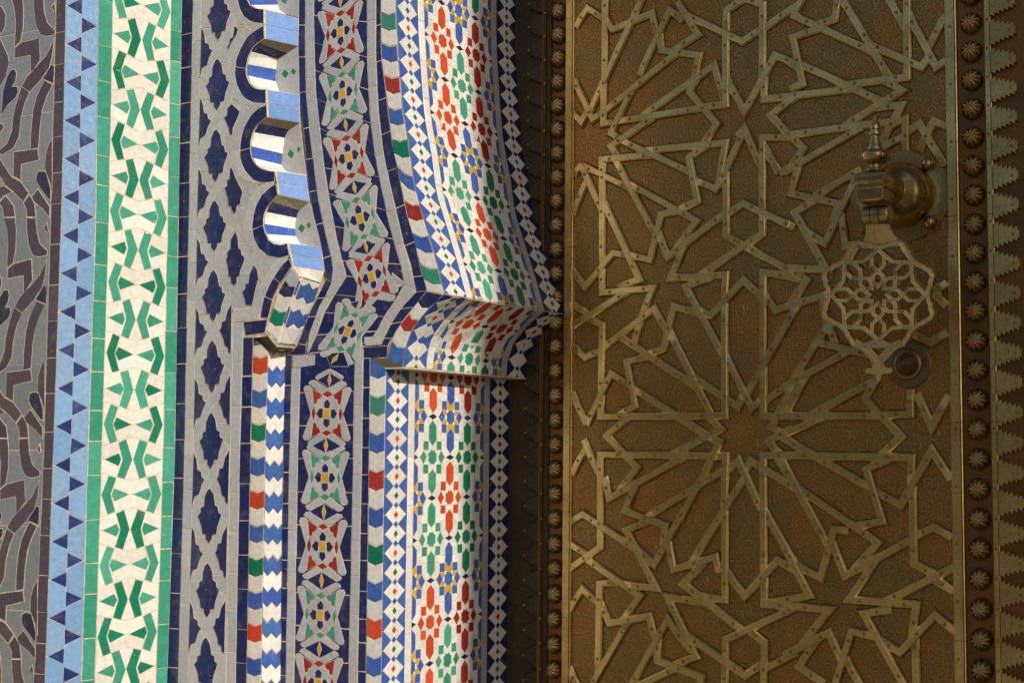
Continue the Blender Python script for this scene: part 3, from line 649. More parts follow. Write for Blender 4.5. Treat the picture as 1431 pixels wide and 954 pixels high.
for k, (cx, cy, eu, ev, sc_, colr) in enumerate(units):
    def W(P, cx=cx, cy=cy, eu=eu, ev=ev, sc_=sc_):
        r = sc_/5.3
        return [(cx+(x*.97+y*ev)*r, cy+(y+x*eu)*r) for x, y in P]
    f_ = lambda nm, mt, P, lv=1: ptile(bd, nm, mt, [(x+random.uniform(-.25, .25), y+random.uniform(-.25, .25)) for x, y in W([(x*1.1, y*1.1) for x, y in P] if nm == 'petal_tile' else P)], P_B, lvl=lv, gap=.1)
    for P in sym(q4+[(0, 0)]): f_('flower_tile', 'grey', P)
    f_('heart_tile', 'yellow', [(-25, -33), (25, -33), (25, 33), (-25, 33)], 2)
    for P in ([(-19, -37), (-24, -72), (0, -100), (24, -72), (19, -37)], [(-19, 37), (-24, 72), (0, 100), (24, 72), (19, 37)],
              [(28, -26), (50, -38), (76, 0), (50, 38), (28, 26)], [(-28, -26), (-50, -38), (-76, 0), (-50, 38), (-28, 26)]): f_('petal_tile', 'navy', P, 2)
    for P in ([(0, -172), (42, -146), (0, -120), (-42, -146)], [(0, 172), (42, 146), (0, 120), (-42, 146)], [(104, -62), (121, 0), (104, 62), (88, 0)], [(-104, -62), (-121, 0), (-104, 62), (-88, 0)]): f_('kite_tile', colr, P)
    for P in sym([(-120, -186), (-46, -143), (-60, -110), (-76, -106), (-82, -78), (-104, -66)]): f_('corner_tile', colr, P)
    for P in sym([(-150, -222), (-136, -243), (-106, -250), (6, -184), (-3, -172), (-42, -147)]): f_('bar_tile', 'grey', P)
    for P in sym([(-184, -180), (-172, -202), (-142, -204), (-122, -186), (-104, -64), (-126, 2)]): f_('bar_tile', 'grey', P)
    nxt = units[k+1] if k+1 < len(units) else None
    if nxt:
        mx, my = (cx+nxt[0])/2, (cy+nxt[1])/2; e = (eu+nxt[2])/2; v = (ev+nxt[3])/2
        r = min(sc_, nxt[4])/5.3*(.88 if k < 5 else 1)
        if k == 5: mx, my = 503, 425.5; e, v = .1, -.5; r *= .72
        if k == 6: mx, my = 461, 531; e, v = .02, -.05; r *= .95
        if k == 6:
            for sx in (-1, 1):
                ptile(bd, 'bar_tile', 'grey', [(mx+sx*x*r, my+y*r) for x, y in [(3, -72), (112, -6), (128, -22), (118, -40), (60, -74), (3, -102)]], P_B, lvl=1, gap=.1)
            ptile(bd, 'rhomb_tile', 'deepnavy', [(456, 494), (481, 492), (488, 512), (462, 512)], P_B, lvl=1, gap=.1)
            ptile(bd, 'spark_tile', 'yellow', [(463.5, 508), (466.5, 500), (473.5, 494.5), (471, 503)], P_B, lvl=2, gap=.1)
        # navy rhombus carries a yellow lozenge
        for nm, mt, P, lv in (('rhomb_tile', 'navy', [(-112, 0), (0, -66), (112, 0), (0, 66)], 1), ('spark_tile', 'yellow', [(-16, 0), (0, -55), (16, 0), (0, 55)], 2)):
            ptile(bd, nm, mt, [(mx+(x+y*v)*r, my+(y+x*e)*r) for x, y in P], P_B, lvl=lv, gap=.1)
for P in ([(565, 243), (648, 312), (558, 310)], [(556, 318), (645, 320), (550, 372)]): ptile(bd, 'kite_tile', 'grey', zc(P, 430, 330, 4.77), P_B, lvl=1, gap=.2)
bd.done()
_pm = yplane(.004); _P = [_pm(x, y) for x, y in [(392, -60), (545, -60), (548, 80), (563, 205), (600, 350), (610, 409), (572, 440), (556, 480), (540, 500), (534, 520), (529, 1015), (395, 1015), (399, 500), (398, 350), (392, 100)]]
mesh_obj('mortar_backing', _P, [list(range(len(_P)))], M['grout'], border)
# chevron strip on the arris
CU = [(553, -170), (552.3, -60), (552, 0), (556, 82), (561.5, 150), (571, 205), (578.5, 260), (590, 300), (607.6, 360), (621, 411)]
CR = [(621, 411), (608, 422), (595.7, 434.6), (580.7, 453), (570, 472), (565, 491), (563.4, 513)]
CL = [(533, -170), (532.8, -60), (532.5, 0), (533, 78), (542.3, 148), (548.4, 205), (556.5, 240), (568.5, 299), (583, 352), (596.7, 406)]
CLR = [(596.7, 406), (588, 415), (582, 425), (567, 443), (553, 462), (545.6, 480), (541, 502)]
bd = Bed('chevron_strip', border, 'white, red, blue and green V ended tiles along the arch edge')
a = Strip([(l[0], l[1], r[0], r[1]) for l, r in zip(CL, CU)], P_B); a.bed(bd)
seq = ['white', 'blue', 'white', 'teal', 'white', 'blue', 'white', 'red', 'white', 'blue', 'white', 'green', 'white', 'blue', 'white', 'red', 'white', 'blue', 'white', 'paleg', 'white']
for i, mt in enumerate(seq):
    y = 28.6+22.15*(i-3)
    f, g = a.fy(y-11.07), a.fy(y+11.07)
    last = i == len(seq)-1
    if last: g = a.len
    if g < 3: continue
    a.cell(bd, 'chevron_tile', mt, [(u, max(f, 0)+d) for u, d in CH]+[(u, g+(0 if last else d)) for u, d in reversed(CH)])
b = Strip([(l[0], l[1], r[0], r[1]) for l, r in zip(CLR, CR)], P_B); b.bed(bd); f = 1
for L_, mt in ((24, 'navy'), (20, 'white'), (21, 'red'), (24, 'white'), (30, 'blue')):
    g = min(b.len, f+L_); b.cell(bd, 'chevron_tile', mt, [(u, f+d*1.2*(f > 2)) for u, d in CH]+[(u, g+(0 if mt == 'blue' else d*1.2)) for u, d in reversed(CH)]); f = g
K6 = [546, 543.5, 537.5, 532.8]
s = vstrip(K5, K6, P_B, SK, 500); s.bed(bd)
s.blocks(bd, 'chevron_tile', None, 26.05, .02, start=-1.5, end=s.len-3, mats=['blue', 'white', 'teal', 'white', 'blue', 'white', 'red', 'white', 'blue', 'white', 'green', 'white', 'blue', 'white', 'orange', 'white'], z=[(u, d*1.2) for u, d in CH]); bd.done()

# ================================================================== REVEAL: deep tiled jamb and intrados
X0 = P_B(536.5, 650).x
JP = (Vector((X0, 0, 0)), Vector((1, 0, 0)))
vof = lambda x: hit(x, 650, *JP).y/YD
VB = [0.0, vof(569.5), vof(578), vof(675), vof(683), 1.0]
print('v bounds', [round(v, 3) for v in VB], 'inner edge px', proj(Vector((X0, YD, 0))))
class Sweep:
    """surface swept straight back from a curve in the facade plane; (v across 0..1 into the depth, t metres along)"""
    def __init__(s, pts):
        s.P = pts; s.t = [0.0]
        for a, b in zip(pts, pts[1:]): s.t.append(s.t[-1]+(b-a).length)
        s.len = s.t[-1]
    def p(s, v, t):
        i = 0
        while i < len(s.t)-2 and t > s.t[i+1]: i += 1
        k = (t-s.t[i])/(s.t[i+1]-s.t[i]); q = s.P[i].lerp(s.P[i+1], k)
        return Vector((q.x, YD*v, q.z))
    def bed(s, bed, v0, v1):
        ts = sorted(set(s.t+[s.len*i/20 for i in range(21)])); V = []
        for t in ts: V += [s.p(v0, t), s.p(v1, t)]
        bed.add(V, [[2*i, 2*i+1, 2*i+3, 2*i+2] for i in range(len(ts)-1)])
    def find(s, v, y):
        return min((abs(proj(s.p(v, s.len*i/2000))[1]-y), s.len*i/2000) for i in range(2001))[1]
def smooth(pts, n=5):
    out = []
    for i in range(len(pts)-1):
        p0, p1, p2, p3 = pts[max(0, i-1)], pts[i], pts[i+1], pts[min(len(pts)-1, i+2)]
        for j in range(n):
            t = j/n; out.append(tuple(.5*((2*p1[k])+(-p0[k]+p2[k])*t+(2*p0[k]-5*p1[k]+4*p2[k]-p3[k])*t*t+(-p0[k]+3*p1[k]-3*p2[k]+p3[k])*t**3) for k in range(2)))
    return out+[pts[-1]]
SU = Sweep([P_B(*p) for p in smooth(CU)])
SR = Sweep([P_B(*p) for p in smooth(CR)])
zt = P_B(563.4, 513).z
zl = P_B(536.5, 1015).z
SL = Sweep([Vector((X0, 0, zt+(zl-zt)*i/20)) for i in range(21)])
PITCH_D = .0266
def clipt(pts, lo, hi):
    """clip a polygon to lo<=t<=hi"""
    for sgn, lim in ((1, lo), (-1, hi)):
        out = []; k = len(pts)
        for i in range(k):
            a, b = pts[i], pts[(i+1) % k]; da, db = sgn*(a[1]-lim), sgn*(b[1]-lim)
            if da >= 0: out.append(a)
            if (da >= 0) != (db >= 0):
                t = da/(da-db); out.append((a[0]+(b[0]-a[0])*t, lim))
        pts = out
        if len(pts) < 3: return []
    return pts
def sw_tile(S, bed, nm, mt, pts, lvl=0, gap=.25):
    pts = clipt(pts, .0005, S.len-.0005)
    if len(pts) < 3: return
    area = abs(sum(pts[i-1][0]*YD*pts[i][1]-pts[i][0]*YD*pts[i-1][1] for i in range(len(pts))))/2
    if area < 6e-6: return
    out = []
    for i in range(len(pts)):
        a, b = pts[i], pts[(i+1) % len(pts)]
        if abs(a[0]-b[0])*YD + abs(a[1]-b[1]) < 5e-4 and len(pts) > 3 and lvl: 
            if math.hypot((a[0]-b[0])*YD, a[1]-b[1]) < 3e-4: continue
        n = max(1, int(abs(b[1]-a[1])/.012)); out += [(a[0]+(b[0]-a[0])*j/n, a[1]+(b[1]-a[1])*j/n) for j in range(n)]
    if len(out) < 3: return
    tile(bed, nm, mt, [S.p(v, t) for v, t in out], lvl=lvl, gap=gap)
def diamonds(S, bed, v0, v1, t0, cols, ground='blue'):
    S.bed(bed, v0, v1); i = int(-t0/PITCH_D)-2
    while True:
        t = t0+i*PITCH_D
        if t-PITCH_D > S.len: break
        h = PITCH_D/96; vm = (v0+v1)/2; W = (v1-v0)/2/57
        for sg in (-1, 1):
            sw_tile(S, bed, 'ground_tile', ground, [(vm, t), (vm+sg*57*W, t), (vm+sg*57*W, t+PITCH_D), (vm, t+PITCH_D)])
        P = [(-50, 0), (-18, -39), (-13, -47.5), (13, -47.5), (18, -39), (50, 0), (18, 39), (13, 47.5), (-13, 47.5), (-18, 39)]
        sw_tile(S, bed, 'lozenge_tile', 'brightwhite', [(vm+x*W, t+y*h) for x, y in P], 1, .08)
        P = [(-12, 48), (0, 31), (12, 48), (0, 65)]
        sw_tile(S, bed, 'knot_tile', 'blue' if ground == 'blue' else 'navy', [(vm+x*W, t+y*h) for x, y in P], 2, .05)
        P = [(-11, 0), (0, -19), (11, 0), (0, 19)]
        sw_tile(S, bed, 'spark_tile', cols[i % 2], [(vm+x*W, t+y*h) for x, y in P], 2, .05)
        i += 1
def plain(S, bed, v0, v1, mt, pitch=.06):
    S.bed(bed, v0, v1); t = 0
    while t < S.len:
        g = t+pitch*random.uniform(.9, 1.1); sw_tile(S, bed, 'edging_tile', mt, [(v0, t), (v1, t), (v1, g), (v0, g)], gap=.3); t = g
def stars(S, bed, va, vb, a0, HP, colf):
    """8-point star rosettes in three columns and two half columns; a0 = t of a star in column 1, HP = half period"""
    S.bed(bed, va, vb); W = (vb-va)/4/93; h = HP/206
    def put(nm, mt, P, u, t, lv=1):
        if nm != 'spark_tile':
            mx, my = sum(x for x, y in P)/len(P), sum(y for x, y in P)/len(P); P = [(mx+(x-mx)*1.1, my+(y-my)*1.06) for x, y in P]
        pts = [(va+(vb-va)*u/4+x*W, t+y*h) for x, y in P]
        # keep half stars inside the panel
        for lim, sg in ((va, 1), (vb, -1)):
            if any(sg*(p[0]-lim) < -1e-9 for p in pts):
                q = clipt([(y, x) for x, y in pts], *( (va, 9) if sg == 1 else (-9, vb)))
                pts = [(x, y) for y, x in q]
            if len(pts) < 3: return
        sw_tile(S, bed, nm, mt, pts, lv, .05)
    n0 = int(-a0/HP)-3
    for i in range(n0, n0+int(S.len/HP)+6):
        for c in range(5):
            if (c+i) % 2 == 0: continue
            t = a0+i*HP
            # ground: two white tiles and a bar each side of the column
            e = .5 if 0 < c < 4 else .5
            u0, u1 = max(0, c-.5), min(4, c+.5)
            for ya, yb in ((-206, -118), (-118, 0), (0, 118), (118, 206)):
                vv0, vv1 = va+(vb-va)*u0/4, va+(vb-va)*u1/4
                sw_tile(S, bed, 'white_tile', 'brightwhite', [(vv0, t+ya*h), (vv1, t+ya*h), (vv1, t+yb*h), (vv0, t+yb*h)], 0, .12)
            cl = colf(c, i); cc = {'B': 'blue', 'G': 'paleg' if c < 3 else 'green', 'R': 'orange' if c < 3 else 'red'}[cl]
            put('star_tile', cc, [(-8, -36), (0, -30), (8, -36), (12, -24), (20, -17), (18, 0), (20, 17), (12, 24), (8, 36), (0, 30), (-8, 36), (-12, 24), (-20, 17), (-18, 0), (-20, -17), (-12, -24)], c, t)
            for P in sym([(22, -80), (46, -80), (46, -38), (22, -38)]): put('square_tile', cc, P, c, t)
            for P in ([(31, 0), (46, -33), (62, 0), (46, 33)], [(-31, 0), (-46, -33), (-62, 0), (-46, 33)]): put('lozenge_tile', cc, P, c, t)
            for sg in (-1, 1):
                c2 = cc
                put('spindle_tile', c2, [(x, sg*y) for x, y in [(0, 62), (18, 88), (18, 155), (0, 184), (-18, 155), (-18, 88)]], c, t)
                put('knot_tile', 'navy', [(x, sg*206+y) for x, y in [(-20, 0), (0, -14), (20, 0), (0, 14)]], c, t) if sg == 1 else None
            if cl == 'B':
                for sg in (-1, 1):
                    put('spark_tile', 'yellow', [(x, sg*y) for x, y in [(-20, 82), (0, 61), (20, 82), (20, 42), (8, 37), (0, 31), (-8, 37), (-20, 42)]], c, t)
                for P in sym([(20, -34), (44, -34), (33, -6), (22, -14)]): put('spark_tile', 'yellow', P, c, t)
v1_ = lambda u: VB[2]+(VB[3]-VB[2])*u/4
low_j = thing('door_jamb', 'straight lower jamb beside the brass door, covered in small star mosaic', 'jamb')
upp_j = thing('arch_soffit', 'curved upper underside of the arch with star mosaic, overhanging the door studs', 'arch')
# lower jamb
zc1, zc2 = hit(603.5, 638.5, *JP).z, hit(603.5, 868, *JP).z
HP = (zc1-zc2)/4; a0 = zt-zc1
lowc = {(1, -2): 'R', (1, 0): 'G', (1, 2): 'G', (1, 4): 'R', (1, 6): 'R', (3, -2): 'R', (3, 0): 'G', (3, 2): 'G', (3, 4): 'R', (3, 6): 'R', (2, -1): 'B', (2, 1): 'R', (2, 3): 'B', (2, 5): 'G'}
colf = lambda c, i: 'B' if c in (0, 4) else lowc.get((c, i), 'R')
bd = Bed('star_panel', low_j, 'green, orange and blue stars on white'); stars(SL, bd, VB[2], VB[3], a0, HP, lambda c, i: colf(c, i)); bd.done()
td = zt-hit(552, 520+145/3.67, *JP).z
bd = Bed('lozenge_band', low_j, 'sunlit lozenge band along the outer edge'); diamonds(SL, bd, VB[0]+.004, VB[1], td, ['orange', 'green']); bd.done()
bd = Bed('lozenge_band', low_j, 'shaded lozenge band next to the door'); diamonds(SL, bd, VB[4], VB[5], zt-hit(697, 520+194/3.67, *JP).z, ['red', 'green'], 'navy'); bd.done()
bd = Bed('white_edging', low_j); plain(SL, bd, VB[1], VB[2], 'brightwhite', .063); bd.done()
bd = Bed('grey_edging', low_j); plain(SL, bd, VB[3], VB[4], 'grey', .05); bd.done()
# upper soffit
ts = [SU.find(v1_(1), y) for y in (58.6, 165, 268.6, 375)]
HPu = (ts[3]-ts[0])/6; au = sum(t-2*k*HPu for k, t in enumerate(ts))/4
upc = {(1, 0): 'R', (1, 2): 'R', (1, 4): 'G', (1, 6): 'G', (2, -1): 'B', (2, 1): 'G', (2, 3): 'B', (2, 5): 'R', (2, 7): 'B', (3, -2): 'G', (3, 0): 'R', (3, 2): 'R', (3, 4): 'G', (3, 6): 'G', (1, -2): 'G'}
bd = Bed('star_panel', upp_j, 'curving panel of orange, green and blue stars'); stars(SU, bd, VB[2], VB[3], au, HPu, lambda c, i: 'B' if c in (0, 4) else upc.get((c, i), 'R')); bd.done()
bd = Bed('lozenge_band', upp_j); diamonds(SU, bd, VB[0]+.004, VB[1], SU.find(.08, 145/3.67), ['orange', 'green']); bd.done()
bd = Bed('lozenge_band', upp_j); diamonds(SU, bd, VB[4], VB[5], SU.find(.91, 88/3.67), ['red', 'green'], 'navy'); bd.done()
bd = Bed('white_edging', upp_j); plain(SU, bd, VB[1], VB[2], 'brightwhite', .063); bd.done()
bd = Bed('grey_edging', upp_j); plain(SU, bd, VB[3], VB[4], 'grey', .05); bd.done()
# returning cusp
cusp = thing('arch_cusp', 'tiled cusp curving back under the arch end, its upper half in shade', 'cusp')
tr = SR.find(v1_(1.0), 452)
bd = Bed('star_panel', cusp); stars(SR, bd, VB[2], VB[3], tr, .057, lambda c, i: 'B' if c in (0, 4) else ('G' if i > 0 else 'R')); bd.done()
bd = Bed('lozenge_band', cusp); diamonds(SR, bd, VB[0]+.004, VB[1], SR.find(.08, 487), ['orange', 'green']); bd.done()
bd = Bed('lozenge_band', cusp); diamonds(SR, bd, VB[4], VB[5], SR.find(.91, 503), ['red', 'green'], 'navy'); bd.done()
bd = Bed('white_edging', cusp); plain(SR, bd, VB[1], VB[2], 'brightwhite', .05); bd.done()
bd = Bed('grey_edging', cusp); plain(SR, bd, VB[3], VB[4], 'grey', .05); bd.done()
xe = SR.P[-1].x
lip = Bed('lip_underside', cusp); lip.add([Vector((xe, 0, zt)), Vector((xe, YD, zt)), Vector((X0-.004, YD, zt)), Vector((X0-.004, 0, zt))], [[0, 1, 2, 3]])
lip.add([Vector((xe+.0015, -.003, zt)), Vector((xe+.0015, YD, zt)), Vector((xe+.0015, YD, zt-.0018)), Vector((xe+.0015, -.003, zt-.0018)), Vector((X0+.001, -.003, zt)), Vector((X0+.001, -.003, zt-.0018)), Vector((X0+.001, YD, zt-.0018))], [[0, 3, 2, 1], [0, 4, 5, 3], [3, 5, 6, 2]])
tile(lip, 'bracket_tile', 'lip_shade', [P_B(x, y) for x, y in [(518, 500), (541, 501), (563, 512), (563, 514), (540, 514), (528, 508)]], gap=.1); lip.done()

# ================================================================== BRASS DOOR
door = thing('brass_door', 'tall chased brass door with riveted star strapwork and rows of domed studs', 'door')
PD = yplane(YD)
def D(x, y, h=0.0): return PD(x, y)+Vector((0, -h, 0))
rnd = random.uniform
XR = .9
z0, z1 = -1.5, 2.599
xl = X0-.02
# sheet metal inside the frame, bronze ground outside
xs0, xs1 = D(800, 643).x, D(1330, 643).x
mesh_obj('chased_sheet', [(xs0, YD, -.45), (xs1, YD, -.45), (xs1, YD, .75), (xs0, YD, .75)], [[0, 1, 2, 3]], M['sheet'], door)
mesh_obj('door_ground', [(xl, YD+.003, z0), (XR, YD+.003, z0), (XR, YD+.003, z1), (xl, YD+.003, z1)], [[0, 1, 2, 3]], M['bronze'], door)
riv = ([], [])
def dome(acc, c, r, h, seg=10, ringr=None):
    V, Fc = acc; k = len(V)
    prof = [(1, 0), (.92, .45), (.6, .85), (0, 1)]
    for pr, ph in prof[:-1]:
        for i in range(seg):
            a = 2*math.pi*i/seg; V.append((c.x+r*pr*math.cos(a), c.y-h*ph, c.z+r*pr*math.sin(a)))
    V.append((c.x, c.y-h, c.z))
    for j in range(2):
        for i in range(seg): n = (i+1) % seg; Fc.append([k+j*seg+i, k+j*seg+n, k+(j+1)*seg+n, k+(j+1)*seg+i])
    for i in range(seg): Fc.append([k+2*seg+i, k+2*seg+(i+1) % seg, k+3*seg])
def ribbon(pts, w, h, dip=(1, 1), lift=0.0, prof=None):
    """bevelled metal strap along 3d points in a plane facing -Y; ends dip under their neighbours"""
    prof = prof or [(-1, 0), (-1, .5), (-.70, .96), (-.64, 1), (.64, 1), (.70, .96), (1, .5), (1, 0)]
    n = len(pts); V, Fc = [], []
    for i, p in enumerate(pts):
        a = pts[i]-pts[i-1] if i else pts[1]-pts[0]; b = pts[i+1]-pts[i] if i < n-1 else a
        a = Vector((a.x, a.z)).normalized(); b = Vector((b.x, b.z)).normalized()
        na, nb = Vector((-a.y, a.x)), Vector((-b.y, b.x)); m = na+nb
        m = m/max(m.length_squared*.5, .22)
        hh = h+lift
        if (i == 0 and dip[0]) or (i == n-1 and dip[1]): hh = h-.0013
        for s_, q in prof: V.append((p.x+m.x*s_*w/2, p.y-hh*q+(.0005 if q == 0 else 0), p.z+m.y*s_*w/2))
    k = len(prof)
    for i in range(n-1):
        for j in range(k-1): Fc.append([i*k+j, (i+1)*k+j, (i+1)*k+j+1, i*k+j+1])
    Fc.append(list(range(k))); Fc.append([(n-1)*k+j for j in reversed(range(k))])
    return V, Fc
def strap(pts):
    # long straps are nudged so that the tucked end slopes down only near its tip
    P = []
    for i, p in enumerate(pts):
        P.append(p)
    def near(a, b, d): l = (b-a).length; return a.lerp(b, min(.45, d/l))
    P = [pts[0], near(pts[0], pts[1], .017)] + pts[1:-1] + [near(pts[-1], pts[-2], .017), pts[-1]]
    V, Fc = ribbon(P, rnd(.0122, .0131), .0052, lift=rnd(0, .0007))
    o = mesh_obj('strap', V, Fc, M['strap'], door)
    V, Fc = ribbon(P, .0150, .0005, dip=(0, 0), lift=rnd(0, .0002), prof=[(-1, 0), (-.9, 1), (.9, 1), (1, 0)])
    mesh_obj('edge_shadow', V, Fc, M['edge_shade'], o)  # wider dark ribbon, a painted shadow outline under the strap
    # rivets
    spots = []
    for i in range(len(pts)-1):
        a, b = pts[i], pts[i+1]; l = (b-a).length
        if l > .03:
            n = max(1, int(l/.075)+ (1 if l > .05 else 0))
            for j in range(n):
                t = (j+.5)/n if n > 1 else .5
                if n > 1: t = .17+.66*j/(n-1)
                spots.append(a.lerp(b, t))
    for q in spots:
        q = q+Vector((rnd(-.0008, .0008), -.0052, rnd(-.0008, .0008)))
        dome(riv, q, .0027, .0021, 8)
S_ = 3.976
def dz(ox, oy): return lambda p: zc(p, ox, oy, S_)
d1, d2, d3, d4, d5, d6, d7, d8 = dz(780, 0), dz(1100, 0), dz(780, 240), dz(780, 480), dz(780, 714), dz(1100, 480), dz(1100, 714), dz(1100, 240)
Ls = []
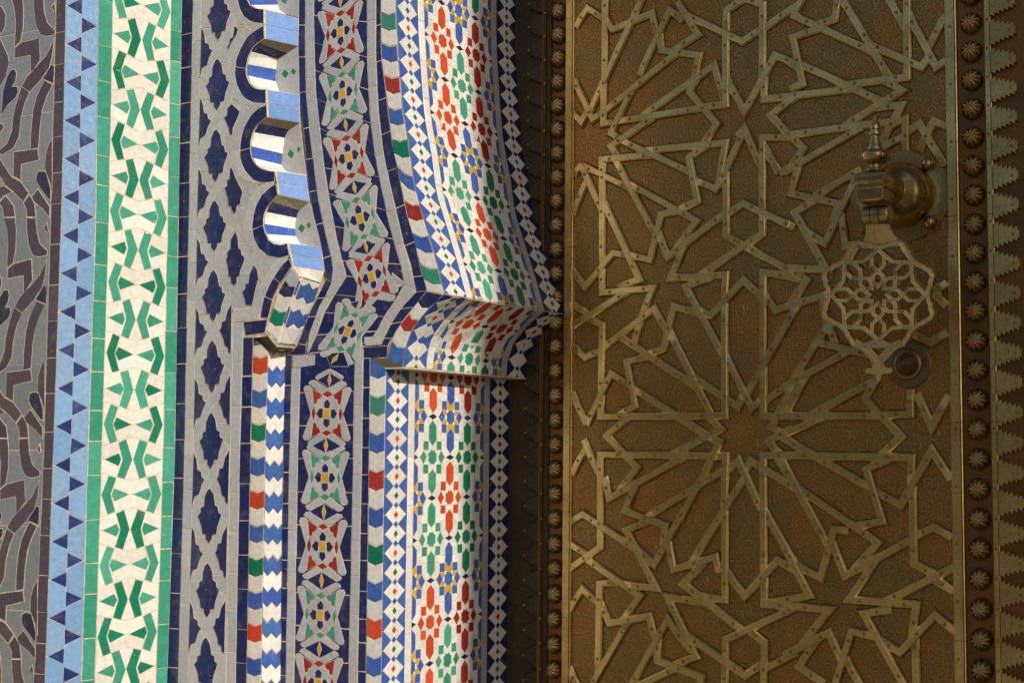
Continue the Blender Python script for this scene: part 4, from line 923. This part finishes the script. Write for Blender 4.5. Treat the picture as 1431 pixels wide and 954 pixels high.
for fn, ls in ((d1, [
 [(100, 155), (170, 50), (245, 100)], [(280, 120), (308, 168), (525, 78), (545, 170)], [(568, 200), (578, 282), (787, 310), (762, 425)], [(762, 465), (735, 515), (887, 692), (825, 780)],
 [(265, -40), (262, 380)], [(258, 420), (256, 690), (315, 682)], [(335, 677), (800, 602)], [(805, 597), (935, 580), (935, 190)],
 [(490, -45), (192, 600)], [(92, 445), (198, 665), (245, 632)], [(80, 620), (135, 682), (165, 625)],
 [(700, 120), (625, 60), (455, 420)], [(420, 490), (298, 745), (345, 770)], [(640, -30), (780, 195), (645, 285)], [(655, 305), (280, 605)],
 [(735, 95), (1030, 235), (1125, 170)], [(1150, 160), (1330, 35)], [(937, 170), (940, 65), (1060, -20)], [(1030, -10), (1140, 28), (1138, 395)],
 [(1150, 420), (1148, 555), (1330, 532)], [(950, 460), (1040, 622), (1212, 310), (1325, 358)], [(510, 620), (872, 368), (912, 510)],
 [(495, 680), (298, 815), (325, 860)], [(350, 780), (740, 958)], [(505, 837), (935, 795), (912, 930)],
 [(1290, 765), (1140, 765), (1137, 1140)], [(1295, 560), (1183, 645), (1330, 795)], [(1172, 860), (1240, 975)], [(1215, 975), (1325, 910)],
 [(90, 975), (130, 925), (180, 985)], [(785, 840), (732, 878), (778, 1118), (688, 1160)]]),
 (d3, [
 [(130, -40), (228, 175)], [(278, 215), (455, 598), (335, 640)], [(155, 70), (85, 240)], [(190, -10), (385, 85)], [(430, 85), (775, 275), (685, 390)],
 [(330, -50), (540, 345)], [(650, 222), (577, 238), (515, 490), (395, 462)], [(560, 345), (612, 475), (910, 250)], [(712, 395), (628, 592), (935, 572), (925, 705)],
 [(820, 558), (1140, 345), (1140, 245)], [(935, -30), (938, 358), (1020, 402)], [(955, 230), (1035, 178), (1330, 318)], [(1040, 415), (1330, 568)],
 [(815, 600), (712, 640), (905, 990)], [(755, 778), (648, 748), (585, 990)], [(265, 970), (538, 762), (595, 865)], [(250, -50), (250, 470)],
 [(248, 530), (250, 672), (532, 647), (470, 795)], [(80, 545), (155, 640), (312, 452), (380, 462)], [(360, 685), (85, 855)], [(85, 735), (160, 785)],
 [(170, 815), (250, 850), (243, 1190)], [(465, 820), (420, 975)], [(785, 765), (855, 798), (1035, 602), (1115, 680)], [(1155, 690), (1212, 772), (1330, 725)],
 [(1300, 585), (1142, 558), (1140, 990)], [(1335, 740), (1062, 1215)], [(760, 45), (880, 97), (950, -15)]]),
 (d1, [[(1000, 760), (1038, 718), (1110, 880)], [(885, 1054), (1030, 745)], [(485, 866), (246, 888), (250, 1010)]]),
 (d4, [
 [(80, 10), (155, 78), (235, 40)], [(80, 275), (158, 440)], [(155, 465), (300, 168), (385, 222)], [(246, 270), (240, 405), (930, 400), (928, -235)],
 [(500, 72), (385, 100), (432, 343), (380, 372)], [(425, 250), (805, 492)], [(605, -20), (590, 30), (510, 55)], [(680, 592), (905, 475), (860, 425)],
 [(370, 430), (272, 510), (442, 690), (395, 750)], [(238, 1080), (238, 615), (830, 622)], [(865, 628), (935, 622), (928, 880)], [(835, 515), (900, 547), (815, 725), (675, 985)],
 [(490, 965), (900, 715)], [(665, 650), (288, 857), (262, 740)], [(80, 725), (158, 580)], [(145, 535), (222, 705)], [(425, 810), (375, 928), (600, 1008), (590, 1075)],
 [(380, -15), (730, 212)], [(620, -70), (845, 375)], [(790, 210), (1005, 350), (1025, 300)], [(950, 100), (1082, 358), (1115, 325)],
 [(1295, 250), (1190, 462), (1260, 500)], [(1160, 315), (1330, 190)], [(1330, 452), (1172, 545), (1225, 600)], [(1330, 618), (1143, 620), (1145, 1200)], [(1145, 95), (1143, 402), (1330, 400)],
 [(950, 700), (1005, 650), (1110, 870)], [(1045, 710), (1072, 647), (1325, 805)], [(1030, 760), (785, 1150)], [(1225, 640), (1325, 800)]]),
 (d5, [
 [(75, 55), (145, 15), (405, 190)], [(445, 210), (537, 295), (720, -35)], [(238, 90), (238, 198), (68, 318)], [(68, 180), (145, 228)], [(165, 268), (460, 470), (370, 590)],
 [(485, 62), (382, 103), (548, 425), (365, 403)], [(225, 890), (235, 400), (350, 393)], [(618, 180), (645, 322), (880, 252), (897, 340)], [(785, 315), (700, 403), (1015, 648)],
 [(800, 505), (612, 475), (770, 805), (650, 850)], [(815, 473), (930, 490), (932, -60)], [(950, 350), (1042, 470), (1225, 272), (1300, 315)], [(1150, 360), (1148, 515), (1330, 528)],
 [(1165, 25), (1325, 300)], [(1290, 548), (935, 712), (935, 805)], [(725, 690), (1045, 910), (1125, 855)], [(1080, 672), (1150, 728), (1145, 1020)], [(1160, 870), (1330, 782)], [(930, 860), (930, 1020)],
 [(68, 545), (140, 430), (215, 500)], [(255, 545), (290, 620), (508, 580), (538, 690)], [(385, 625), (170, 1000)], [(680, 690), (612, 602), (395, 990)], [(558, 750), (555, 825), (798, 918), (790, 990)], [(440, 970), (660, 868)], [(65, 865), (115, 975)]]),
 (d7, [
 [(75, 308), (190, 368), (265, 98), (345, 110)], [(-25, 170), (128, 465), (-5, 490)], [(265, 205), (325, 358), (678, 165)], [(470, 310), (348, 490), (722, 517), (700, 665)],
 [(-15, 520), (240, 547), (95, 725)], [(-15, 800), (235, 672), (300, 815)], [(145, 750), (68, 860), (210, 955)], [(270, 960), (362, 665), (475, 692)], [(335, 830), (420, 980)],
 [(585, 545), (430, 567), (665, 985)], [(545, 730), (632, 782), (825, 575), (940, 670)], [(730, 130), (820, 88), (920, 145)], [(930, 312), (570, 488)], [(835, 385), (930, 445)], [(715, 700), (722, 1020)]]),
 (d6, [
 [(-20, 400), (510, 400)], [(480, 230), (436, 305), (638, 515), (540, 605)], [(530, 398), (688, 390), (688, 255)], [(-20, 620), (695, 632), (690, 790)],
 [(722, 275), (808, 460), (900, 285)], [(915, 755), (808, 592), (635, 895), (495, 822)], [(525, 660), (443, 695), (532, 985), (395, 1012)], [(-15, 525), (450, 790)],
 [(165, 380), (525, 185)], [(-20, 505), (165, 425)], [(-15, 240), (350, 40)], [(90, 215), (-15, 405)], [(180, -30), (50, 180)], [(225, 5), (460, 60)],
 [(-25, 650), (228, 1115)], [(80, 812), (508, 1105), (400, 1222)], [(700, 790), (708, 1222), (825, 1280)]]),
 (d2, [
 [(-20, 80), (60, 45), (105, -30)], [(60, 70), (45, 92), (440, 272)], [(490, 262), (750, 375), (790, 320)], [(300, -15), (562, 418)], [(290, -30), (268, 108), (190, 135)],
 [(160, 170), (35, 210), (90, 468), (20, 495)], [(-15, 325), (50, 372)], [(85, 362), (520, 562)], [(-15, 540), (345, 498)], [(375, 468), (670, 430), (670, 360)], [(668, -40), (670, 310)],
 [(575, 468), (642, 505), (370, 672)], [(550, 595), (640, 585), (525, 795)], [(40, 748), (480, 690)], [(560, -20), (640, 125)], [(695, 120), (832, 377), (890, 335)], [(880, 90), (785, 275)],
 [(590, 695), (660, 665), (660, 850)], [(685, 730), (738, 690), (880, 925)], [(735, 840), (820, 675), (890, 705)], [(375, 735), (-15, 960)], [(-15, 730), (97, 825), (55, 885)], [(535, 818), (640, 765)]]),
 (d8, [
 [(65, -25), (25, 122), (288, 177), (275, 225)], [(180, 125), (415, -15)], [(160, 160), (45, 230), (222, 543), (5, 533)], [(125, 340), (215, 398), (358, 98)], [(308, 280), (330, 417), (415, 392)],
 [(-15, 275), (50, 315)], [(-15, 525), (112, 605), (30, 722)], [(-15, 752), (200, 690), (218, 835)], [(250, 820), (160, 975)], [(235, 850), (265, 945)],
 [(800, 680), (890, 615)], [(820, 672), (890, 745)], [(680, 890), (800, 950), (895, 890)]])):
    for l in ls: Ls.append([D(x, y) for x, y in fn(l)])
def dseg(p, a, b):
    ab = b-a; t = max(0, min(1, (p-a).dot(ab)/ab.length_squared)); return (p-(a+ab*t)).length
def touch(p, me): return min(dseg(p, a, b) for k, o in enumerate(Ls) if k != me for a, b in zip(o, o[1:]))
XFR = (D(800, 643).x, D(1326, 643).x)
for k, l in enumerate(Ls):
    for e, f_ in ((0, 1), (-1, -2)):
        d = (l[e]-l[f_]).normalized(); p = l[e]
        if not XFR[0]+.008 < p.x < XFR[1]-.008: continue
        best = min((touch(p+d*.001*st, k)+abs(st)*.00006, st) for st in range(-6, 15))
        if best[0] > .005: best = min((touch(p+d*.001*st, k)+abs(st)*.00006, st) for st in range(0, 30))
        if best[0] < .0045: l[e] = p+d*.001*best[1]
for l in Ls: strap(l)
# frame bars with a raised edge
def vbar(name, pl, pr, h, mat, y0=-60, y1=1015, extra=.35):
    (xa0, xa1), (xb0, xb1) = pl, pr
    A, B = D((xa0+xa1)/2, 477), D((xb0+xb1)/2, 477)
    x0_, x1_ = A.x, B.x; cuts = [.75, .33, .05, -.24, -.45]
    for zt_, zb_ in zip(cuts, cuts[1:]):
        zb2 = zb_+.0006; w_ = x1_-x0_
        pr_ = [(0, 0), (0, .75), (.1, 1), (.86, 1), (.92, .6), (1, .5), (1, 0)]
        V = [(x0_+w_*a, YD-h*b+.001*(b == 0), z) for z in (zt_, zb2) for a, b in pr_]; k = len(pr_)
        Fc = [[j, j+k, j+k+1, j+1] for j in range(k-1)]+[list(range(k)), list(range(2*k-1, k-1, -1))]
        mesh_obj(name, V, Fc, M[mat], door)
vbar('frame_bar', (794, 786.5), (805, 797.6), .007, 'crest')
vbar('frame_bar', (1321, 1334.5), (1337, 1350.5), .006, 'strap')
vbar('edge_bar', (759, 752), (763.5, 756.5), .005, 'bronze')
vbar('edge_bar', (1376.5, 1391), (1385, 1400), .004, 'strap')
for xa, n in (((1329, 1342), 13), ):
    for i in range(n): dome(riv, D(xa[0]+(xa[1]-xa[0])*i/(n-1), 39+i*80, .006), .0024, .0014, 8)
for i in range(13): dome(riv, D(799.5-7.5*i/12, 20+i*78, .006), .0020, .0012, 8)
# studs: ten fluted lobes
sv, sf = [], []; SEG = 40; RG_ = [(1, 0), (.97, .28), (.84, .58), (.62, .82), (.34, .96), (.1, 1.0)]
for r, h in RG_:
    for i in range(SEG):
        a = 2*math.pi*i/SEG; lobe = abs(math.sin(a*5)); g = (.80+.20*lobe**.6) if h > 0 else 1
        g2 = 1-(1-g)*min(1, r*1.6)
        sv.append((.0152*r*math.cos(a)*(g2 if h else 1), -.0150*h*g2, .0152*r*math.sin(a)*(g2 if h else 1)))
sv.append((0, -.0153, 0))
for j in range(len(RG_)-1):
    for i in range(SEG): n = (i+1) % SEG; sf.append([j*SEG+i, j*SEG+n, (j+1)*SEG+n, (j+1)*SEG+i])
for i in range(SEG): sf.append([(len(RG_)-1)*SEG+i, (len(RG_)-1)*SEG+(i+1) % SEG, len(sv)-1])
stud0 = None
zr0 = D(1357, 32.7).z; xs = D(1364.5, 477).x; xsl = D(777.5, 477).x; zl0 = D(782, 16.3).z
PRR, PLL = .0397, .0382
for x_, zz, n in ((xs, zr0+PRR*2, 30), (xsl, zl0+PLL*2, 30)):
    for i in range(n):
        if stud0 is None:
            stud0 = mesh_obj('stud', sv, sf, M['stud'], door); o = stud0
            for p in o.data.polygons: p.use_smooth = True
        else: o = stud0.copy(); COL.objects.link(o)
        sl_ = 1.0 if x_ == xs else .98
        o.location = (x_, YD+.001, zz-i*(PRR if x_ == xs else PLL)); o.scale = (sl_, 1, sl_); o.rotation_euler = (0, rnd(-.3, .3), 0)
# stepped crests along the outer bars
def crest(x_, z_, sg):
    pts = [(0, .0150)]; W_ = .0345 if sg > 0 else .024; n = 5
    for i in range(n):
        xa = W_*(i/n)*.9+.001; hh = .0148-(.0148-.0055)*(i+1)/n
        pts += [(xa+.0054, hh+.0046), (xa+.0062, hh-.0006)]
    pts += [(W_, .006)]; pts = pts+[(a, -b) for a, b in reversed(pts)]
    k = len(pts)
    P = [(x_+sg*a, YD, z_+b) for a, b in pts]
    V = [(p[0], YD+.003, p[2]) for p in P]+[(p[0], YD-.0045, p[2]) for p in P]
    Fc = [[k+i for i in range(k)]]+[[i, (i+1) % k, k+(i+1) % k, k+i] for i in range(k)]
    mesh_obj('crest', V, Fc, M['crest' if sg > 0 else 'shade_bronze'], door)  # left crests get a darker bronze with their shade painted in
    dome(riv, Vector((x_+sg*.026, YD-.0045, z_)), .0022, .0012, 8)
    dome(riv, Vector((x_-sg*.0045, YD-.004, z_+.019)), .0021, .0012, 8)
xc = D(1392.5, 477).x; xcl = D(756.5, 477).x
for i in range(30): crest(xc, zr0-.0125-.0055+PRR*2-i*PRR, 1)
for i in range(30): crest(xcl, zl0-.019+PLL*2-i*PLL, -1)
mesh_obj('rivet', riv[0], riv[1], M['rivet'], door, 'stuff')
mesh_obj('shade_border', [(xl, YD+.001, -.6), (D(766, 643).x, YD+.001, -.6), (D(766, 643).x, YD+.001, .9), (xl, YD+.001, .9)], [[0, 1, 2, 3]], M['shade_bronze'], door)  # dark sheet painting the deep shade in the jamb corner

# strike plate below the knocker
def lathe(prof, seg=32, axis='Z'):
    V, Fc = [], []
    for r, h in prof:
        for i in range(seg):
            a = 2*math.pi*i/seg; c_, s__ = r*math.cos(a), r*math.sin(a)
            V.append({'Z': (c_, s__, h), 'Y': (c_, -h, s__), 'X': (h, c_, s__)}[axis])
    for j in range(len(prof)-1):
        for i in range(seg): n = (i+1) % seg; Fc.append([j*seg+i, j*seg+n, (j+1)*seg+n, (j+1)*seg+i])
    Fc.append(list(range(seg))); Fc.append([(len(prof)-1)*seg+i for i in reversed(range(seg))])
    return V, Fc
def lobj(name, prof, loc, mat, parent, axis='Z', seg=32, scale=None):
    V, Fc = lathe(prof, seg, axis); o = mesh_obj(name, V, Fc, mat, parent); o.location = loc
    for p in o.data.polygons: p.use_smooth = len(p.vertices) == 4
    m = o.modifiers.new('e', 'EDGE_SPLIT'); m.split_angle = R(40)
    if scale: o.scale = scale
    return o
sp = D(1270, 509.5)
stk = lobj('strike_plate', [(.0005, .0), (.0325, .0), (.0325, .003), (.031, .0045), (.021, .0045), (.020, .007), (.0185, .008), (.0165, .0085), (.0160, .011), (.0120, .021), (.0065, .031), (.001, .037)], sp+Vector((0, .001, 0)), M['boss'], door, 'Y')
stk['label'] = 'round bronze strike plate with a pointed boss, below the knocker'
hole = ([], []); dome(hole, Vector((.0235, -.0045, .0015)), .0045, .003, 12); h_ = mesh_obj('bolt', hole[0], hole[1], M['bronze'], stk)

# ================================================================== KNOCKER
kn = thing('door_knocker', 'heavy brass door knocker with a pierced star rosette hanging from a domed mount', 'door knocker')
kc = D(1258, 275)
lobj('mount_plate', [(.0005, 0), (.0655, 0), (.0655, .0035), (.063, .0055), (.054, .0052), (.050, .0075), (.047, .0085), (.002, .0085)], kc+Vector((0, .001, 0)), M['chased'], kn, 'Y', 48, (1.12, 1, 1.0))
kd = kc+Vector((.006, -.0085, 0))
dm = lobj('mount_dome', [(.0455, 0), (.0450, .010), (.0425, .021), (.0375, .032), (.030, .041), (.021, .047), (.0175, .051), (.0165, .060), (.0165, .10)], kd, M['knock'], kn, 'Y', 48)
for x_, z_ in ((1300, 231), (1303, 312)):
    q = D(x_, z_, .0045); lobj('mount_rivet', [(.0095, 0), (.0098, .005), (.008, .0105), (.004, .0135), (.0006, .0145)], q, M['knock'], kn, 'Y', 20)
q = D(1207, 323, .0045); lobj('mount_rivet', [(.004, 0), (.004, .003), (.002, .0045), (.0004, .005)], q, M['chased'], kn, 'Y', 14)
# bracket block
HK = .112; PK = yplane(YD-HK)
bc = PK(1220.5, 262)
def block(prof, hw_front, name, mat):
    V, Fc = [], []
    for z_, hx, hy in prof:
        V += [(-hx, -hy, z_), (hx, -hy, z_), (hx, hy+.02, z_), (-hx, hy+.02, z_)]
    for j in range(len(prof)-1):
        for i in range(4): n = (i+1) % 4; Fc.append([j*4+i, j*4+n, (j+1)*4+n, (j+1)*4+i])
    Fc += [[3, 2, 1, 0], [4*(len(prof)-1)+i for i in range(4)]]
    o = mesh_obj(name, V, Fc, mat, kn); o.location = bc
    bv = o.modifiers.new('b', 'BEVEL'); bv.width = .0008; bv.segments = 2
    return o
block([(-.0205, .0150, .012), (-.0185, .0172, .014), (-.004, .0188, .0150), (-.0025, .0212, .0165), (.001, .0214, .0168), (.002, .0196, .0155), (.0065, .0216, .0172), (.012, .0222, .0176), (.0165, .0208, .0166), (.0185, .0175, .014)], 0, 'bracket_block', M['knock'])
fin = [(.0135, 0), (.0140, .0025), (.0085, .0045), (.0080, .0085), (.0110, .0105), (.0175, .0135), (.0205, .0175), (.0208, .0215), (.0190, .0250), (.0150, .0275), (.0112, .0290), (.0112, .0300), (.0090, .034), (.0066, .042), (.0056, .0475), (.0086, .0490), (.0090, .0510), (.0084, .0528), (.0056, .0540), (.0056, .0555), (.0074, .0570), (.0078, .0605), (.0062, .0645), (.0040, .0680), (.0034, .0705), (.0026, .0735), (.0004, .0750)]
lobj('finial', fin, PK(1223.5, 240), M['knock'], kn, 'Z', 32)
hg = PK(1226, 301)
lobj('hinge_barrel', [(.0005, -.0175), (.0115, -.0175), (.0125, -.0165), (.0125, -.0072), (.0115, -.0066), (.0115, -.0060), (.0132, -.0055), (.0132, .0048), (.0115, .0054), (.0115, .0060), (.0125, .0066), (.0125, .0165), (.0115, .0178), (.0005, .0178)], hg, M['knock'], kn, 'X', 28)
lobj('hinge_pin', [(.0035, -.021), (.0050, -.0205), (.0050, -.0175)], hg, M['strap'], kn, 'X', 14)
# hanging leaf plane: leans back towards the door at its foot
q0_ = yplane(YD-HK+.002)(1228, 315); q1_ = yplane(YD-.060)(1231, 520)
nl = Vector((1, 0, 0)).cross(q1_-q0_).normalized()
def PLf(x, y, h=0.0):
    p = hit(x, y, q0_, nl); n = nl if nl.y < 0 else -nl; return p+n*h
def plate(name, pts, th, mat, parent, bev=.0006):
    P = [PLf(x, y, th) for x, y in pts]; Q = [PLf(x, y, 0) for x, y in pts]; k = len(P)
    o = mesh_obj(name, P+Q, [list(range(k)), [k+i for i in reversed(range(k))]]+[[i, k+i, k+(i+1) % k, (i+1) % k] for i in range(k)], mat, parent)
    bv = o.modifiers.new('b', 'BEVEL'); bv.width = bev; bv.segments = 2; bv.limit_method = 'ANGLE'
    return o
KZ = lambda p: zc(p, 1130, 300, 3.668)
plate('leaf_collar', KZ([(300, 45), (418, 45), (424, 70), (442, 100), (470, 125), (488, 130), (484, 152), (460, 162), (380, 168), (300, 170), (250, 166), (262, 150), (286, 132), (300, 100)]), .006, M['lace'], kn)
lace = plate('rosette_leaf', KZ([(340, 745), (365, 755), (392, 745), (400, 775), (432, 778), (440, 792), (432, 806), (400, 808), (385, 815), (376, 845), (368, 850), (362, 845), (352, 815), (325, 808), (306, 806), (298, 793), (306, 780), (335, 776)]), .008, M['lace'], kn)
lv, lf = [], []
def lrib(pts, w=7.4, th=.0085):
    """open or closed lace bar in the leaf plane, px coordinates"""
    n = len(pts); prof = [(-1, 0), (-1, .75), (-.72, 1), (-.2, .9), (.2, .9), (.72, 1), (1, .75), (1, 0)]; k = len(prof); base = len(lv)
    for i, (x, y) in enumerate(pts):
        a = (x-pts[i-1][0], y-pts[i-1][1]) if i else (pts[1][0]-x, pts[1][1]-y)
        b = (pts[i+1][0]-x, pts[i+1][1]-y) if i < n-1 else a
        la, lb = math.hypot(*a) or 1, math.hypot(*b) or 1
        mx, my = -a[1]/la-b[1]/lb, a[0]/la+b[0]/lb; l2 = max((mx*mx+my*my)*.5, .3); mx /= l2; my /= l2
        for s__, q in prof: lv.append(tuple(PLf(x+mx*s__*w/2, y+my*s__*w/2, th*q)))
    for i in range(n-1):
        for j in range(k-1): lf.append([base+i*k+j, base+i*k+j+1, base+(i+1)*k+j+1, base+(i+1)*k+j])
    lf.append([base+j for j in range(k)]); lf.append([base+(n-1)*k+j for j in reversed(range(k))])
CX, CY, SX, SY = 1130+366/3.668, 300+405/3.668, 1/3.668, .955/3.668
def pol(r, a): return (CX+r*SX*math.cos(R(a)), CY-r*SY*math.sin(R(a)))
def hexa(r0, r1, hw, a, cut):
    out = []
    for r, s__ in ((r0, 0), (r0+cut, hw), (r1-cut, hw), (r1, 0), (r1-cut, -hw), (r0+cut, -hw), (r0, 0), (r0+cut, hw)):
        rr = math.hypot(r, s__); aa = a+math.degrees(math.atan2(s__, r)); out.append(pol(rr, aa))
    return out
for k in range(8):
    a = 45*k
    lrib(hexa(46, 126, 26, a, 27)); lrib(hexa(124, 246, 31, a, 34))
    lrib([pol(254, a), pol(258, a+7), pol(272, a+11), pol(277, a+15), pol(294, a+19.5), pol(294, a+25.5), pol(277, a+30), pol(272, a+34), pol(258, a+38), pol(254, a+45)], 8)
    lrib([pol(240, a), pol(192, a+22.5), pol(240, a+45)])
for l in ([(255, 655), (300, 690), (335, 730), (366, 770)], [(478, 655), (435, 690), (400, 730), (366, 770)], [(310, 668), (366, 735), (425, 668)], [(262, 160), (240, 195), (215, 240)], [(484, 140), (500, 180), (530, 215)], [(250, 640), (290, 662), (366, 668), (440, 662), (482, 640)]):
    lrib(KZ(l), 8)
lr = mesh_obj('rosette_lace', lv, lf, M['lace'], kn)

# ================================================================== SURROUNDINGS OUTSIDE THE FRAME
def box(name, a, b, mat, kind=None):
    (x0_, y0_, z0_), (x1_, y1_, z1_) = a, b
    V = [(x, y, z) for z in (z0_, z1_) for x, y in ((x0_, y0_), (x1_, y0_), (x1_, y1_), (x0_, y1_))]
    o = mesh_obj(name, V, [[3, 2, 1, 0], [4, 5, 6, 7], [0, 1, 5, 4], [1, 2, 6, 5], [2, 3, 7, 6], [3, 0, 4, 7]], mat); 
    if kind: o['kind'] = kind
    return o
g = mesh_obj('ground', [(-60, -80, -1.5), (60, -80, -1.5), (60, 3, -1.5), (-60, 3, -1.5)], [[0, 1, 2, 3]], M['paving']); g['kind'] = 'structure'
pm = Vector((X0, .19, 0)); pd = Vector((math.sin(SUN_AZ), -math.cos(SUN_AZ), 0))
pe = pm+pd*3.6
box('shade_caster', (pe.x, pe.y, -1.5), (pe.x+.9, pe.y+1.0, 3.0), M['plaster'], 'structure')  # unseen pier, added to throw shade over door and inner jamb
box('reflection_blocker', (-32, -26, -1.5), (9, -21, 4.6), M['plaster'], 'structure')  # unseen block, added so the flat brass reflects something dark
box('wall_right', (1.0, -.05, -1.5), (5, .5, 4.5), M['plaster'], 'structure')
box('wall_above', (-5, -.05, 2.6), (5, .5, 4.5), M['plaster'], 'structure')
box('wall_left', (-5, -.19, -1.5), (P_OUT(-60, 477).x, .5, 2.599), M['plaster'], 'structure')
box('wall_core', (P_OUT(-60, 477).x+.001, YD+.02, -1.5), (X0-.03, .5, 2.599), M['plaster'], 'structure')
print('objects', len(bpy.data.objects), 'tris', sum(len(o.data.polygons) for o in bpy.data.objects if o.type == 'MESH'))
